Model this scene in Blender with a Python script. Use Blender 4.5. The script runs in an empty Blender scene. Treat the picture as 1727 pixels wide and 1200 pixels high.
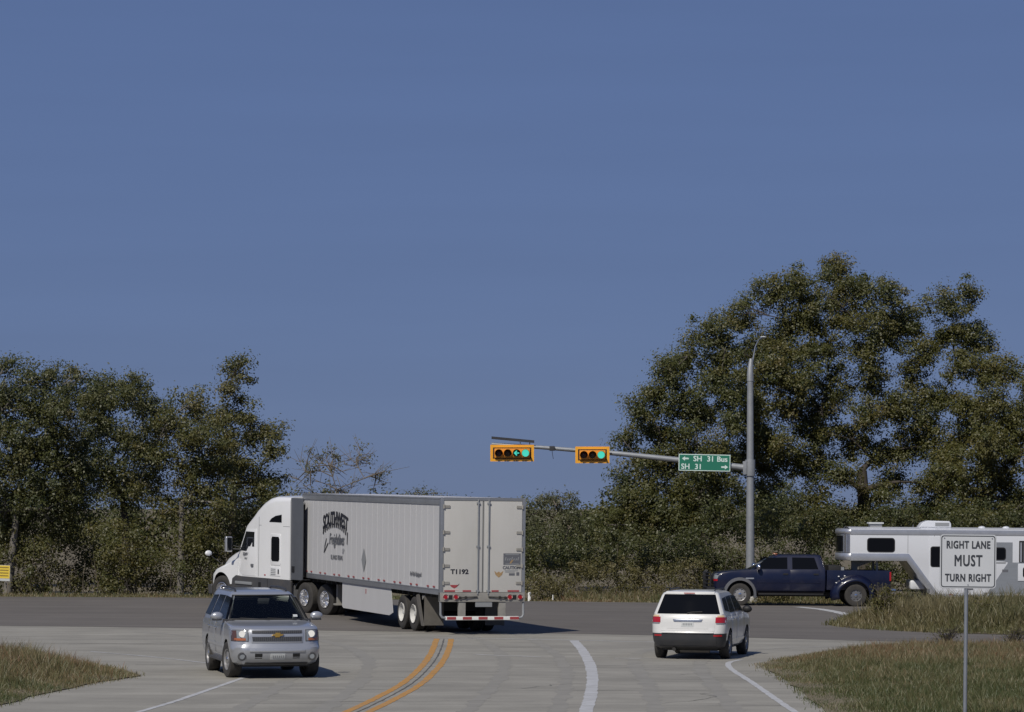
import bpy, bmesh, math, random
import numpy as np
from mathutils import Vector, Matrix

scene = bpy.context.scene
COL = scene.collection
R = math.radians

# ------------------------------------------------------------------ camera
cam_data = bpy.data.cameras.new('camera')
cam_data.sensor_width = 36.0
cam_data.lens = 5360.0 / 1727.0 * 36.0          # long telephoto
cam_data.shift_y = (855.0 - 600.0) / 1727.0
cam_data.clip_start = 1.0
cam_data.clip_end = 9000.0
cam = bpy.data.objects.new('camera', cam_data)
cam.location = (0.0, 0.0, 3.8)
cam.rotation_euler = (R(90), 0, 0)
COL.objects.link(cam)
scene.camera = cam

# ------------------------------------------------------------------ sky and sun
SUN_EL, SUN_AZ_LEFT = R(45), R(25)               # behind the camera, a little to its left
to_sun = Vector((-math.sin(SUN_AZ_LEFT) * math.cos(SUN_EL), -math.cos(SUN_AZ_LEFT) * math.cos(SUN_EL), math.sin(SUN_EL)))
world = bpy.data.worlds.new('World')
scene.world = world
world.use_nodes = True
wn, wl = world.node_tree.nodes, world.node_tree.links
wn.clear()
sky = wn.new('ShaderNodeTexSky')
sky.sky_type = 'NISHITA'
sky.sun_disc = False
sky.sun_elevation = SUN_EL
sky.sun_rotation = math.atan2(to_sun.x, to_sun.y)
sky.altitude = 1500
sky.air_density = 1.2
sky.dust_density = 0.2
sky.ozone_density = 4.0
tint = wn.new('ShaderNodeMixRGB'); tint.blend_type = 'MULTIPLY'; tint.inputs[0].default_value = 1.0
tint.inputs[2].default_value = (0.72, 0.975, 1.76, 1)
bg = wn.new('ShaderNodeBackground')
bg.inputs['Strength'].default_value = 0.1
wout = wn.new('ShaderNodeOutputWorld')
# a soft tone curve over the whole dome: the photograph's sky is nearly even from top to bottom
curve = wn.new('ShaderNodeGamma'); curve.inputs[1].default_value = 0.30
wl.new(sky.outputs[0], curve.inputs[0])
wl.new(curve.outputs[0], tint.inputs[1])
# faint high streaks, the same all round the dome
wtc = wn.new('ShaderNodeTexCoord'); wmp = wn.new('ShaderNodeMapping'); wmp.inputs['Scale'].default_value = (4, 4, 45); wmp.inputs['Rotation'].default_value = (0, R(2.0), 0)
wno = wn.new('ShaderNodeTexNoise'); wno.inputs['Scale'].default_value = 1.0; wno.inputs['Detail'].default_value = 4
wmr = wn.new('ShaderNodeMapRange'); wmr.inputs[1].default_value = .3; wmr.inputs[2].default_value = .7; wmr.inputs[3].default_value = .97; wmr.inputs[4].default_value = 1.03
wsc = wn.new('ShaderNodeVectorMath'); wsc.operation = 'SCALE'
wl.new(wtc.outputs['Generated'], wmp.inputs[0]); wl.new(wmp.outputs[0], wno.inputs['Vector']); wl.new(wno.outputs['Fac'], wmr.inputs[0])
wl.new(tint.outputs[0], wsc.inputs[0]); wl.new(wmr.outputs[0], wsc.inputs['Scale'])
wl.new(wsc.outputs[0], bg.inputs[0])
wl.new(bg.outputs[0], wout.inputs[0])

sd = bpy.data.lights.new('sun', 'SUN')
sd.energy = 3.5
sd.angle = R(0.55)
sd.color = (1.0, 0.94, 0.84)
sun = bpy.data.objects.new('sun', sd)
sun.rotation_euler = to_sun.to_track_quat('Z', 'Y').to_euler()
sun.location = (0, 0, 60)
COL.objects.link(sun)

scene.view_settings.view_transform = 'Standard'
scene.view_settings.look = 'None'
scene.view_settings.exposure = 0.0
scene.view_settings.gamma = 1.0
scene.view_settings.use_curve_mapping = False
scene.cycles.use_denoising = True
scene.cycles.max_bounces = 6
scene.cycles.transparent_max_bounces = 8

# ------------------------------------------------------------------ the lie of the land
def smooth(a, b, v):
    t = np.clip((np.asarray(v, float) - a) / (b - a), 0, 1)
    return t * t * (3 - 2 * t)

def gz(x, y):
    """height of the finished surface (road level)"""
    x = np.asarray(x, float)
    grade = -0.012 * 16 * np.tanh(x / 16) * smooth(62, 97, y)
    return grade + 0.27 * smooth(100, 118, y) - 0.30 * smooth(119.6, 124, y)

# ------------------------------------------------------------------ helpers: tags and meshes
def tag(o, label=None, cat=None, group=None, kind=None):
    if label: o['label'] = label
    if cat: o['category'] = cat
    if group: o['group'] = group
    if kind: o['kind'] = kind
    return o

def link(o, parent=None):
    COL.objects.link(o)
    if parent is not None: o.parent = parent
    return o

def empty(name, label, cat, group=None):
    o = bpy.data.objects.new(name, None)
    o.empty_display_size = 0.3
    COL.objects.link(o)
    return tag(o, label, cat, group)

def place(o, x, y, heading, span=3.0, dz=0.0):
    """stand a vehicle on the ground: heading = (hx, hy), local +x is forward"""
    h = Vector((heading[0], heading[1], 0)).normalized()
    s = Vector((-h.y, h.x, 0))
    def g(px, py): return float(gz(px, py))
    zf, zr = g(x + h.x * span, y + h.y * span), g(x - h.x * span, y - h.y * span)
    zl, zq = g(x + s.x, y + s.y), g(x - s.x, y - s.y)
    fx = Vector((h.x * 2 * span, h.y * 2 * span, zf - zr)).normalized()
    fy = Vector((s.x * 2, s.y * 2, zl - zq)).normalized()
    fz = fx.cross(fy).normalized(); fy = fz.cross(fx)
    m = Matrix((fx, fy, fz)).transposed().to_4x4()
    m.translation = Vector((x, y, (zf + zr) / 2 + dz))
    o.matrix_world = m
    return o

class MB:
    """collects shapes, then links them as ONE mesh object"""
    def __init__(s): s.v = []; s.f = []
    def add(s, vs, fs):
        n = len(s.v); s.v += [tuple(map(float, p)) for p in vs]; s.f += [tuple(i + n for i in f) for f in fs]; return s
    def box(s, x0, x1, y0, y1, z0, z1):
        vs = [(x0,y0,z0),(x1,y0,z0),(x1,y1,z0),(x0,y1,z0),(x0,y0,z1),(x1,y0,z1),(x1,y1,z1),(x0,y1,z1)]
        return s.add(vs, [(0,3,2,1),(4,5,6,7),(0,1,5,4),(1,2,6,5),(2,3,7,6),(3,0,4,7)])
    def hexa(s, bot, top):
        return s.add(list(bot) + list(top), [(0,3,2,1),(4,5,6,7),(0,1,5,4),(1,2,6,5),(2,3,7,6),(3,0,4,7)])
    def prism(s, pts, a, b, axis='y'):
        """polygon pts (2D) extruded along axis from a to b. y: pts=(x,z); x: pts=(y,z); z: pts=(x,y)"""
        f = {'y': lambda p, t: (p[0], t, p[1]), 'x': lambda p, t: (t, p[0], p[1]), 'z': lambda p, t: (p[0], p[1], t)}[axis]
        n = len(pts)
        vs = [f(p, a) for p in pts] + [f(p, b) for p in pts]
        return s.add(vs, [tuple(range(n))[::-1], tuple(range(n, 2 * n))] + [(i, (i + 1) % n, n + (i + 1) % n, n + i) for i in range(n)])
    def tube(s, pts, rad, n=8, cap=True):
        pts = [Vector(p) for p in pts]
        if not hasattr(rad, '__len__'): rad = [rad] * len(pts)
        rings = []; ref = None
        for i, p in enumerate(pts):
            d = (pts[min(i + 1, len(pts) - 1)] - pts[max(i - 1, 0)]).normalized()
            if ref is None:
                ref = Vector((0, 0, 1)) if abs(d.z) < .9 else Vector((1, 0, 0))
            u = d.cross(ref).normalized(); w = u.cross(d).normalized(); ref = w
            rings.append([p + (u * math.cos(2 * math.pi * k / n) + w * math.sin(2 * math.pi * k / n)) * rad[i] for k in range(n)])
        vs = [q for r in rings for q in r]; fs = []
        for i in range(len(rings) - 1):
            for k in range(n):
                fs.append((i*n+k, i*n+(k+1)%n, (i+1)*n+(k+1)%n, (i+1)*n+k))
        if cap:
            fs.append(tuple(range(n))[::-1]); fs.append(tuple(range((len(rings)-1)*n, len(rings)*n)))
        return s.add(vs, fs)
    def lathe(s, prof, n=32, c=(0,0,0), axis='y', a0=0, a1=None):
        """prof = [(radius, along)], turned about axis through c"""
        full = a1 is None
        m = n if full else n + 1
        vs = []
        for k in range(m):
            a = a0 + ((2 * math.pi if full else a1 - a0) * k / n)
            ca, sa = math.cos(a), math.sin(a)
            for r, t in prof:
                p = {'y': (r*ca, t, r*sa), 'x': (t, r*ca, r*sa), 'z': (r*ca, r*sa, t)}[axis]
                vs.append((p[0]+c[0], p[1]+c[1], p[2]+c[2]))
        q = len(prof); fs = []
        for k in range(n):
            k2 = (k + 1) % m
            for i in range(q - 1):
                fs.append((k*q+i, k*q+i+1, k2*q+i+1, k2*q+i))
        return s.add(vs, fs)
    def cyl(s, c, r, h, axis='y', n=16, r2=None):
        r2 = r if r2 is None else r2
        return s.lathe([(0.0001, -h/2), (r, -h/2), (r2, h/2), (0.0001, h/2)], n, c, axis)
    def grid(s, P):
        """P[i][j] -> point"""
        ni, nj = len(P), len(P[0])
        return s.add([p for r in P for p in r], [(i*nj+j, i*nj+j+1, (i+1)*nj+j+1, (i+1)*nj+j) for i in range(ni-1) for j in range(nj-1)])
    def slab(s, P, off):
        """a grid with thickness: off = vector added to make the back face"""
        o = Vector(off)
        P2 = [[tuple(Vector(p) + o) for p in r] for r in P]
        s.grid(P); s.grid(P2)
        ring = lambda Q: list(Q[0]) + [r[-1] for r in Q[1:-1]] + list(Q[-1])[::-1] + [r[0] for r in Q[1:-1]][::-1]
        a, b = ring(P), ring(P2); n = len(a)
        return s.add(a + b, [(i, (i+1) % n, n + (i+1) % n, n + i) for i in range(n)])
    def sphere(s, c, r, n=12, m=8):
        rx, ry, rz = (r, r, r) if not hasattr(r, '__len__') else r
        P = [[(c[0]+rx*math.sin(math.pi*i/m)*math.cos(2*math.pi*j/n), c[1]+ry*math.sin(math.pi*i/m)*math.sin(2*math.pi*j/n), c[2]+rz*math.cos(math.pi*i/m)) for j in range(n+1)] for i in range(m+1)]
        return s.grid(P)
    def mesh(s, name, bevel=0, seg=2, angle=35, weld=True):
        me = bpy.data.meshes.new(name)
        me.from_pydata(s.v, [], s.f)
        bm = bmesh.new(); bm.from_mesh(me)
        if weld: bmesh.ops.remove_doubles(bm, verts=bm.verts, dist=1e-4)
        bmesh.ops.dissolve_degenerate(bm, dist=1e-5, edges=bm.edges)
        bmesh.ops.recalc_face_normals(bm, faces=bm.faces)
        if bevel:
            es = [e for e in bm.edges if len(e.link_faces) == 2 and e.calc_face_angle(0) > R(25)]
            bmesh.ops.bevel(bm, geom=es, offset=bevel, segments=seg, profile=0.7, affect='EDGES', clamp_overlap=True)
        bm.to_mesh(me); bm.free()
        me.polygons.foreach_set('use_smooth', [True] * len(me.polygons))
        me.set_sharp_from_angle(angle=R(angle))
        return me
    def build(s, name, mat, parent=None, bevel=0, seg=2, angle=35, weld=True):
        me = s.mesh(name, bevel, seg, angle, weld)
        me.materials.append(mat)
        return link(bpy.data.objects.new(name, me), parent)

def copy_tree(o, parent=None):
    c = o.copy(); COL.objects.link(c)
    c.parent = parent
    for ch in list(o.children): copy_tree(ch, c)
    return c

def text_mesh(s, size, depth=0.004, offset=0.0, shear=0.0, spacing=1.0):
    """flat lettering as a mesh, centred, in the local xy plane"""
    cu = bpy.data.curves.new('lettering', 'FONT')
    cu.body = s; cu.size = size; cu.offset = offset; cu.shear = shear; cu.space_character = spacing
    cu.align_x = 'CENTER'; cu.align_y = 'CENTER'; cu.extrude = depth / 2; cu.resolution_u = 3
    o = bpy.data.objects.new('lettering', cu); COL.objects.link(o)
    dg = bpy.context.evaluated_depsgraph_get()
    me = bpy.data.meshes.new_from_object(o.evaluated_get(dg))
    bpy.data.objects.remove(o); bpy.data.curves.remove(cu)
    me.materials.clear()
    return me

def lettering(name, s, size, mat, parent, origin, right, up, depth=0.004, offset=0.0, shear=0.0, spacing=1.0, sx=1.0, warp=None, bold=0.0):
    me = text_mesh(s, size, depth, offset, shear, spacing)
    if bold:
        vs = [tuple(v.co) for v in me.vertices]; fs = [tuple(p.vertices) for p in me.polygons]; n0 = len(vs)
        V, F = [], []
        for k, (bx, by) in enumerate(((-1, -.6), (1, .6), (-1, .6), (1, -.6))):
            V += [(x + bx * bold, y + by * bold, z + k * .0006) for x, y, z in vs]; F += [tuple(i + k * n0 for i in f) for f in fs]
        me = bpy.data.meshes.new('lettering'); me.from_pydata(V, [], F)
    r, u = Vector(right).normalized(), Vector(up).normalized()
    n = r.cross(u)
    for v in me.vertices:
        x, y, z = v.co.x * sx, v.co.y, v.co.z
        if warp: x, y = warp(x, y)
        v.co = Vector(origin) + r * x + u * y + n * z
    me.materials.append(mat)
    me.name = name
    return link(bpy.data.objects.new(name, me), parent)
# ------------------------------------------------------------------ materials (all procedural)
def mat(name, col, rough=0.5, metal=0.0, var=0.0, vscale=3.0, bump=0.0, bscale=30.0, coat=0.0, spec=0.5, dirt=0.0, dirtcol=(0.16, 0.13, 0.10), stretch=None, emit=None, estr=0.0):
    m = bpy.data.materials.new(name); m.use_nodes = True
    nt = m.node_tree; n, l = nt.nodes, nt.links
    b = n['Principled BSDF']
    b.inputs['Base Color'].default_value = (*col, 1)
    b.inputs['Roughness'].default_value = rough
    b.inputs['Metallic'].default_value = metal
    b.inputs['Coat Weight'].default_value = coat
    b.inputs['Coat Roughness'].default_value = 0.08
    b.inputs['Specular IOR Level'].default_value = spec
    tc = n.new('ShaderNodeTexCoord')
    src = tc.outputs['Object']
    if stretch:
        mp = n.new('ShaderNodeMapping'); mp.inputs['Scale'].default_value = stretch
        l.new(src, mp.inputs[0]); src = mp.outputs[0]
    out = None
    if var:
        no = n.new('ShaderNodeTexNoise'); no.inputs['Scale'].default_value = vscale; no.inputs['Detail'].default_value = 6; no.inputs['Roughness'].default_value = .65
        l.new(src, no.inputs['Vector'])
        cr = n.new('ShaderNodeMapRange'); cr.inputs[1].default_value = .25; cr.inputs[2].default_value = .75
        cr.inputs[3].default_value = 1 - var; cr.inputs[4].default_value = 1 + var
        l.new(no.outputs['Fac'], cr.inputs[0])
        mx = n.new('ShaderNodeVectorMath'); mx.operation = 'SCALE'; mx.inputs[0].default_value = col
        l.new(cr.outputs[0], mx.inputs['Scale']); out = mx.outputs[0]
    if dirt:
        no = n.new('ShaderNodeTexNoise'); no.inputs['Scale'].default_value = vscale * .6; no.inputs['Detail'].default_value = 8; no.inputs['Roughness'].default_value = .7
        l.new(src, no.inputs['Vector'])
        cr = n.new('ShaderNodeMapRange'); cr.inputs[1].default_value = .42; cr.inputs[2].default_value = .8; cr.inputs[3].default_value = 0; cr.inputs[4].default_value = dirt
        l.new(no.outputs['Fac'], cr.inputs[0])
        mx = n.new('ShaderNodeMixRGB'); mx.inputs[2].default_value = (*dirtcol, 1); mx.inputs[1].default_value = (*col, 1)
        l.new(cr.outputs[0], mx.inputs[0])
        if out: l.new(out, mx.inputs[1])
        out = mx.outputs[0]
    if out: l.new(out, b.inputs['Base Color'])
    if bump:
        no = n.new('ShaderNodeTexNoise'); no.inputs['Scale'].default_value = bscale; no.inputs['Detail'].default_value = 5
        l.new(src, no.inputs['Vector'])
        bp = n.new('ShaderNodeBump'); bp.inputs['Strength'].default_value = bump; bp.inputs['Distance'].default_value = .02
        l.new(no.outputs['Fac'], bp.inputs['Height']); l.new(bp.outputs[0], b.inputs['Normal'])
    if emit:
        b.inputs['Emission Color'].default_value = (*emit, 1); b.inputs['Emission Strength'].default_value = estr
    return m

M = {}
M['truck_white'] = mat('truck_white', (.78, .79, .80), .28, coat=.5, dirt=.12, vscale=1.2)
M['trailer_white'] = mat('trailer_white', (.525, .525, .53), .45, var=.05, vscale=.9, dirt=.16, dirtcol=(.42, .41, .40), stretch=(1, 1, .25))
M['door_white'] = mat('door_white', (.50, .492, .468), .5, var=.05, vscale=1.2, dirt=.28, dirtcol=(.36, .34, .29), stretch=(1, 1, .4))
M['rail_grey'] = mat('rail_grey', (.30, .315, .34), .42, .5, var=.12, vscale=2)
M['frame_grey'] = mat('frame_grey', (.30, .29, .265), .6, .15, var=.15, vscale=4, dirt=.3)
M['aluminium'] = mat('aluminium', (.62, .63, .65), .32, .75, var=.1, vscale=3)
M['polished'] = mat('polished', (.75, .75, .76), .22, .9, var=.1, vscale=8)
M['chrome'] = mat('chrome', (.72, .73, .75), .14, 1.0)
M['rim_white'] = mat('rim_white', (.62, .62, .60), .5, var=.12, vscale=6, dirt=.3)
M['black'] = mat('black', (.012, .012, .013), .6)
M['chassis'] = mat('chassis', (.022, .021, .02), .7, var=.3, vscale=5)
M['grey_plastic'] = mat('grey_plastic', (.055, .056, .06), .55, var=.15, vscale=4, dirt=.25)
M['slate_panel'] = mat('slate_panel', (.085, .092, .105), .5, var=.1, vscale=2)
M['rubber'] = mat('rubber', (.035, .033, .031), .85, var=.25, vscale=9, dirt=.35, dirtcol=(.09, .08, .068))
M['mudflap'] = mat('mudflap', (.105, .098, .088), .8, var=.2, vscale=3, dirt=.4, dirtcol=(.2, .18, .15))
M['glass'] = mat('glass', (.010, .012, .016), .04, spec=.6, coat=.3)
M['glass_tint'] = mat('glass_tint', (.006, .007, .010), .06, spec=.3)
M['glass_tint'].node_tree.nodes['Principled BSDF'].inputs['IOR'].default_value = 1.18
M['lens_brown'] = mat('lens_brown', (.09, .045, .035), .2, coat=.5)
M['red_reflector'] = mat('red_reflector', (.33, .055, .06), .4, var=.1, vscale=20)
M['white_reflector'] = mat('white_reflector', (.75, .75, .72), .4)
M['red_lens'] = mat('red_lens', (.36, .012, .02), .16, coat=.6)
M['lens_ring'] = mat('lens_ring', (.62, .45, .42), .4)
M['amber_lens'] = mat('amber_lens', (.36, .12, .05), .22, coat=.5)
M['alloy'] = mat('alloy', (.34, .34, .345), .42, .45, var=.15, vscale=10, dirt=.35)
M['clear_lens'] = mat('clear_lens', (.22, .24, .26), .12, coat=.6, spec=.7)
M['headlamp_lit'] = mat('headlamp_lit', (.8, .79, .75), .2, emit=(1, .97, .88), estr=.10)
M['ink'] = mat('ink', (.018, .019, .028), .5)
M['ink_grey'] = mat('ink_grey', (.12, .125, .14), .5)
M['ink_soft'] = mat('ink_soft', (.24, .25, .26), .5)
M['gold'] = mat('gold', (.50, .32, .08), .3, .6)
M['gold_sticker'] = mat('gold_sticker', (.36, .24, .12), .5, var=.3, vscale=20)
M['suv_silver'] = mat('suv_silver', (.40, .415, .445), .3, .45, coat=.7, var=.03)
M['suv_white'] = mat('suv_white', (.64, .64, .625), .3, coat=.7, dirt=.08)
M['pickup_blue'] = mat('pickup_blue', (.003, .006, .027), .3, .0, coat=.45, dirt=.1)
M['pickup_cladding'] = mat('pickup_cladding', (.10, .105, .12), .55, dirt=.3)
M['bumper_black'] = mat('bumper_black', (.028, .030, .035), .5, dirt=.15)
M['plate'] = mat('plate', (.50, .52, .52), .5, var=.12, vscale=30)
M['galvanised'] = mat('galvanised', (.29, .305, .32), .5, .35, var=.14, vscale=4)
M['post_steel'] = mat('post_steel', (.26, .28, .31), .45, .5, var=.15, vscale=6)
M['sign_white'] = mat('sign_white', (.50, .52, .545), .5, var=.04, vscale=3)
M['sign_back'] = mat('sign_back', (.40, .41, .42), .5, .6)
M['sign_black'] = mat('sign_black', (.035, .04, .05), .5)
M['sign_green'] = mat('sign_green', (.018, .165, .105), .45, var=.05)
M['sign_text'] = mat('sign_text', (.60, .72, .68), .4)
M['sign_yellow'] = mat('sign_yellow', (.75, .55, .06), .5)
M['sign_text_dark'] = mat('sign_text_dark', (.25, .17, .03), .6)
M['signal_yellow'] = mat('signal_yellow', (.68, .27, .02), .5, var=.08, vscale=8)
M['signal_border'] = mat('signal_border', (.80, .38, .03), .4)
M['signal_black'] = mat('signal_black', (.03, .012, .008), .7)
M['lens_red_off'] = mat('lens_red_off', (.05, .022, .02), .35)
M['lens_amber_off'] = mat('lens_amber_off', (.06, .042, .02), .35)
M['lens_green_off'] = mat('lens_green_off', (.006, .05, .045), .35)
M['lens_green_lit'] = mat('lens_green_lit', (.1, .6, .5), .4, emit=(.08, .80, .62), estr=.75)
M['concrete_base'] = mat('concrete_base', (.42, .41, .38), .9, var=.15, vscale=4, bump=.4)
M['horse_white'] = mat('horse_white', (.62, .64, .68), .35, coat=.3, dirt=.12, dirtcol=(.4, .38, .34), vscale=1)
M['horse_grey'] = mat('horse_grey', (.30, .32, .345), .42, .4, var=.06, stretch=(1, 1, 6))
M['bark'] = mat('bark', (.105, .092, .078), .9, var=.35, vscale=3, bump=.9, bscale=12, stretch=(1, 1, .3))
M['bark_dark'] = mat('bark_dark', (.055, .046, .04), .9, var=.35, vscale=3, bump=.9, bscale=12, stretch=(1, 1, .3))
M['bark_pale'] = mat('bark_pale', (.15, .138, .12), .9, var=.3, vscale=3, bump=.8, bscale=14, stretch=(1, 1, .3))
M['twig'] = mat('twig', (.14, .118, .092), .9, var=.25, vscale=6)

def road_mat(name, col, streak, var, patchy, joints=None):
    """paving: aggregate speckle, broad blotches, wear running along the lanes, sawn joints"""
    m = bpy.data.materials.new(name); m.use_nodes = True
    nt = m.node_tree; n, l = nt.nodes, nt.links
    b = n['Principled BSDF']; b.inputs['Roughness'].default_value = .85; b.inputs['Specular IOR Level'].default_value = .25
    tc = n.new('ShaderNodeTexCoord')
    def noise(scale, sc, det=6, ro=.65):
        mp = n.new('ShaderNodeMapping'); mp.inputs['Scale'].default_value = scale
        l.new(tc.outputs['Object'], mp.inputs[0])
        no = n.new('ShaderNodeTexNoise'); no.inputs['Scale'].default_value = sc; no.inputs['Detail'].default_value = det; no.inputs['Roughness'].default_value = ro
        l.new(mp.outputs[0], no.inputs['Vector']); return no.outputs['Fac']
    def rng(v, lo, hi, a=.3, c=.7):
        r = n.new('ShaderNodeMapRange'); r.inputs[1].default_value = a; r.inputs[2].default_value = c; r.inputs[3].default_value = lo; r.inputs[4].default_value = hi
        l.new(v, r.inputs[0]); return r.outputs[0]
    def mul(a, c):
        r = n.new('ShaderNodeMath'); r.operation = 'MULTIPLY'; l.new(a, r.inputs[0]); l.new(c, r.inputs[1]); return r.outputs[0]
    f = mul(rng(noise((1, 1, 1), .35), 1 - patchy, 1 + patchy), rng(noise(streak, 1.0, 5), 1 - var, 1 + var))
    f = mul(f, rng(noise((1, 1, 1), 14, 3, .8), .93, 1.07))
    f = mul(f, rng(noise((.12, .9, 1), .8, 3), 1 - patchy * .7, 1 + patchy * .7))
    mx = n.new('ShaderNodeVectorMath'); mx.operation = 'SCALE'; mx.inputs[0].default_value = col
    l.new(f, mx.inputs['Scale']); l.new(mx.outputs[0], b.inputs['Base Color'])
    bp = n.new('ShaderNodeBump'); bp.inputs['Strength'].default_value = .25; bp.inputs['Distance'].default_value = .01
    l.new(noise((1, 1, 1), 40, 3), bp.inputs['Height']); l.new(bp.outputs[0], b.inputs['Normal'])
    return m
M['concrete'] = road_mat('concrete', (.272, .260, .228), (.45, 1.3, 1), .10, .15)
M['asphalt'] = road_mat('asphalt', (.135, .124, .113), (.06, 1.6, 1), .16, .08)
M['soil'] = mat('soil', (.15, .125, .078), .95, var=.35, vscale=.6, bump=.6, bscale=8)
M['paint_white'] = mat('paint_white', (.47, .475, .48), .7, var=.14, vscale=3.5, dirt=.75, dirtcol=(.26, .25, .235))
M['paint_yellow'] = mat('paint_yellow', (.47, .235, .045), .7, var=.2, vscale=3.0, dirt=.85, dirtcol=(.28, .22, .15))
M['tyre_mark'] = mat('tyre_mark', (.248, .237, .209), .85, var=.12, vscale=1.2)
M['joint'] = mat('joint', (.10, .097, .09), .9, var=.3, vscale=1.5)
M['joint_pale'] = mat('joint_pale', (.36, .35, .33), .9, var=.2, vscale=1.0)

def leaf_mat(name, cols, trans=.42):
    """leaf colour picked per leaf from the 'tone' attribute"""
    m = bpy.data.materials.new(name); m.use_nodes = True
    nt = m.node_tree; n, l = nt.nodes, nt.links
    for x in list(n): n.remove(x)
    at = n.new('ShaderNodeAttribute'); at.attribute_name = 'tone'
    cr = n.new('ShaderNodeValToRGB'); e = cr.color_ramp.elements
    while len(e) < len(cols): e.new(.5)
    for i, c in enumerate(cols): e[i].position = i / (len(cols) - 1); e[i].color = (*c, 1)
    l.new(at.outputs['Fac'], cr.inputs[0])
    d = n.new('ShaderNodeBsdfDiffuse'); t = n.new('ShaderNodeBsdfTranslucent'); g = n.new('ShaderNodeBsdfGlossy'); g.inputs['Roughness'].default_value = .5
    g.inputs['Color'].default_value = (.6, .6, .6, 1)
    l.new(cr.outputs[0], d.inputs[0]); l.new(cr.outputs[0], t.inputs[0])
    mx = n.new('ShaderNodeMixShader'); mx.inputs[0].default_value = trans
    l.new(d.outputs[0], mx.inputs[1]); l.new(t.outputs[0], mx.inputs[2])
    m2 = n.new('ShaderNodeMixShader'); m2.inputs[0].default_value = .05
    l.new(mx.outputs[0], m2.inputs[1]); l.new(g.outputs[0], m2.inputs[2])
    o = n.new('ShaderNodeOutputMaterial'); l.new(m2.outputs[0], o.inputs[0])
    return m
M['leaf_oak'] = leaf_mat('leaf_oak', [(.055, .066, .018), (.095, .100, .026), (.130, .115, .030), (.165, .125, .035)])
M['leaf_pecan'] = leaf_mat('leaf_pecan', [(.052, .066, .018), (.092, .100, .025), (.128, .116, .028), (.150, .115, .034)])
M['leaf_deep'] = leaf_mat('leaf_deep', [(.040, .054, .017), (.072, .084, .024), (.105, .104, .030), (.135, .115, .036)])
M['leaf_yellow'] = leaf_mat('leaf_yellow', [(.06, .068, .018), (.105, .104, .024), (.15, .128, .028), (.185, .14, .035)])
M['leaf_brown'] = leaf_mat('leaf_brown', [(.070, .074, .022), (.108, .104, .032), (.145, .128, .042), (.175, .145, .058)])
M['leaf_grey'] = leaf_mat('leaf_grey', [(.070, .078, .036), (.105, .110, .052), (.14, .138, .070), (.17, .16, .095)])
M['grass_mix'] = leaf_mat('grass_mix', [(.075, .100, .032), (.135, .140, .054), (.205, .180, .088), (.265, .200, .105), (.22, .105, .05)], .40)
M['grass_red'] = leaf_mat('grass_red', [(.055, .065, .02), (.11, .085, .035), (.16, .105, .05), (.19, .095, .045), (.15, .05, .025)], .25)
M['grass_tan'] = leaf_mat('grass_tan', [(.095, .105, .038), (.15, .145, .06), (.21, .18, .088), (.26, .215, .115)], .40)

def clear_glass(name, tintc):
    m = bpy.data.materials.new(name); m.use_nodes = True
    n, l = m.node_tree.nodes, m.node_tree.links
    for x in list(n): n.remove(x)
    t = n.new('ShaderNodeBsdfTransparent'); t.inputs[0].default_value = (*tintc, 1)
    g = n.new('ShaderNodeBsdfGlossy'); g.inputs['Roughness'].default_value = .03
    f = n.new('ShaderNodeFresnel'); f.inputs[0].default_value = 1.45
    mx = n.new('ShaderNodeMixShader'); o = n.new('ShaderNodeOutputMaterial')
    l.new(f.outputs[0], mx.inputs[0]); l.new(t.outputs[0], mx.inputs[1]); l.new(g.outputs[0], mx.inputs[2]); l.new(mx.outputs[0], o.inputs[0])
    return m
M['clear_glass'] = clear_glass('clear_glass', (.66, .70, .68))
M['seat_grey'] = mat('seat_grey', (.045, .046, .05), .8, var=.2, vscale=8)
M['skin'] = mat('skin', (.36, .21, .15), .55, var=.06, vscale=20)
M['cloth_dark'] = mat('cloth_dark', (.03, .034, .045), .85, var=.2, vscale=20)
M['hair'] = mat('hair', (.02, .015, .012), .6)
# ------------------------------------------------------------------ the setting
def sheet(name, rows, m, kind='structure', parent=None, dz=0.0):
    """rows[i][j] = (x, y) on the ground"""
    P = [[(x, y, float(gz(x, y)) + dz) for x, y in r] for r in rows]
    mb = MB().grid(P)
    o = mb.build(name, m, parent, angle=60)
    for p in o.data.polygons:
        if p.normal.z < 0: o.data.flip_normals(); break
    if parent is None: o['kind'] = kind
    return o

xs_g = np.concatenate([[-4000, -1500, -500, -200, -100], np.arange(-60, 61, 2.0), [100, 200, 500, 1500, 4000]])
ys_g = np.concatenate([[-300, -60, 0, 30], np.arange(50, 130, 1.0), [135, 150, 200, 400, 1000, 2500, 6000]])
sheet('ground', [[(x, y) for x in xs_g] for y in ys_g], M['soil'], dz=-0.08)

edge_x = [-70, -15.8, -12.4, -9.3, -5.8, -1.85, 2.0, 4.2, 7.0, 9.8, 13.0, 14.7, 30, 70]
edge_y = [101, 97.95, 97.5, 97.0, 96.2, 95.95, 96.0, 95.5, 94.5, 93.0, 91.8, 91.2, 88.5, 86]
def near_edge(x): return float(np.interp(x, edge_x, edge_y))
xs_r = np.concatenate([np.arange(-70, -24, 2), np.arange(-24, 24, .8), np.arange(24, 71, 2)])
highway = sheet('highway', [[(x, near_edge(x) + (119.6 - near_edge(x)) * t) for x in xs_r] for t in np.linspace(0, 1, 60)], M['asphalt'], dz=0.004)
approach = sheet('approach_road', [[(x, -20 + (near_edge(x) + .25 + 20) * t) for x in xs_r] for t in np.linspace(0, 1, 230) ** .8], M['concrete'])

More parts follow.
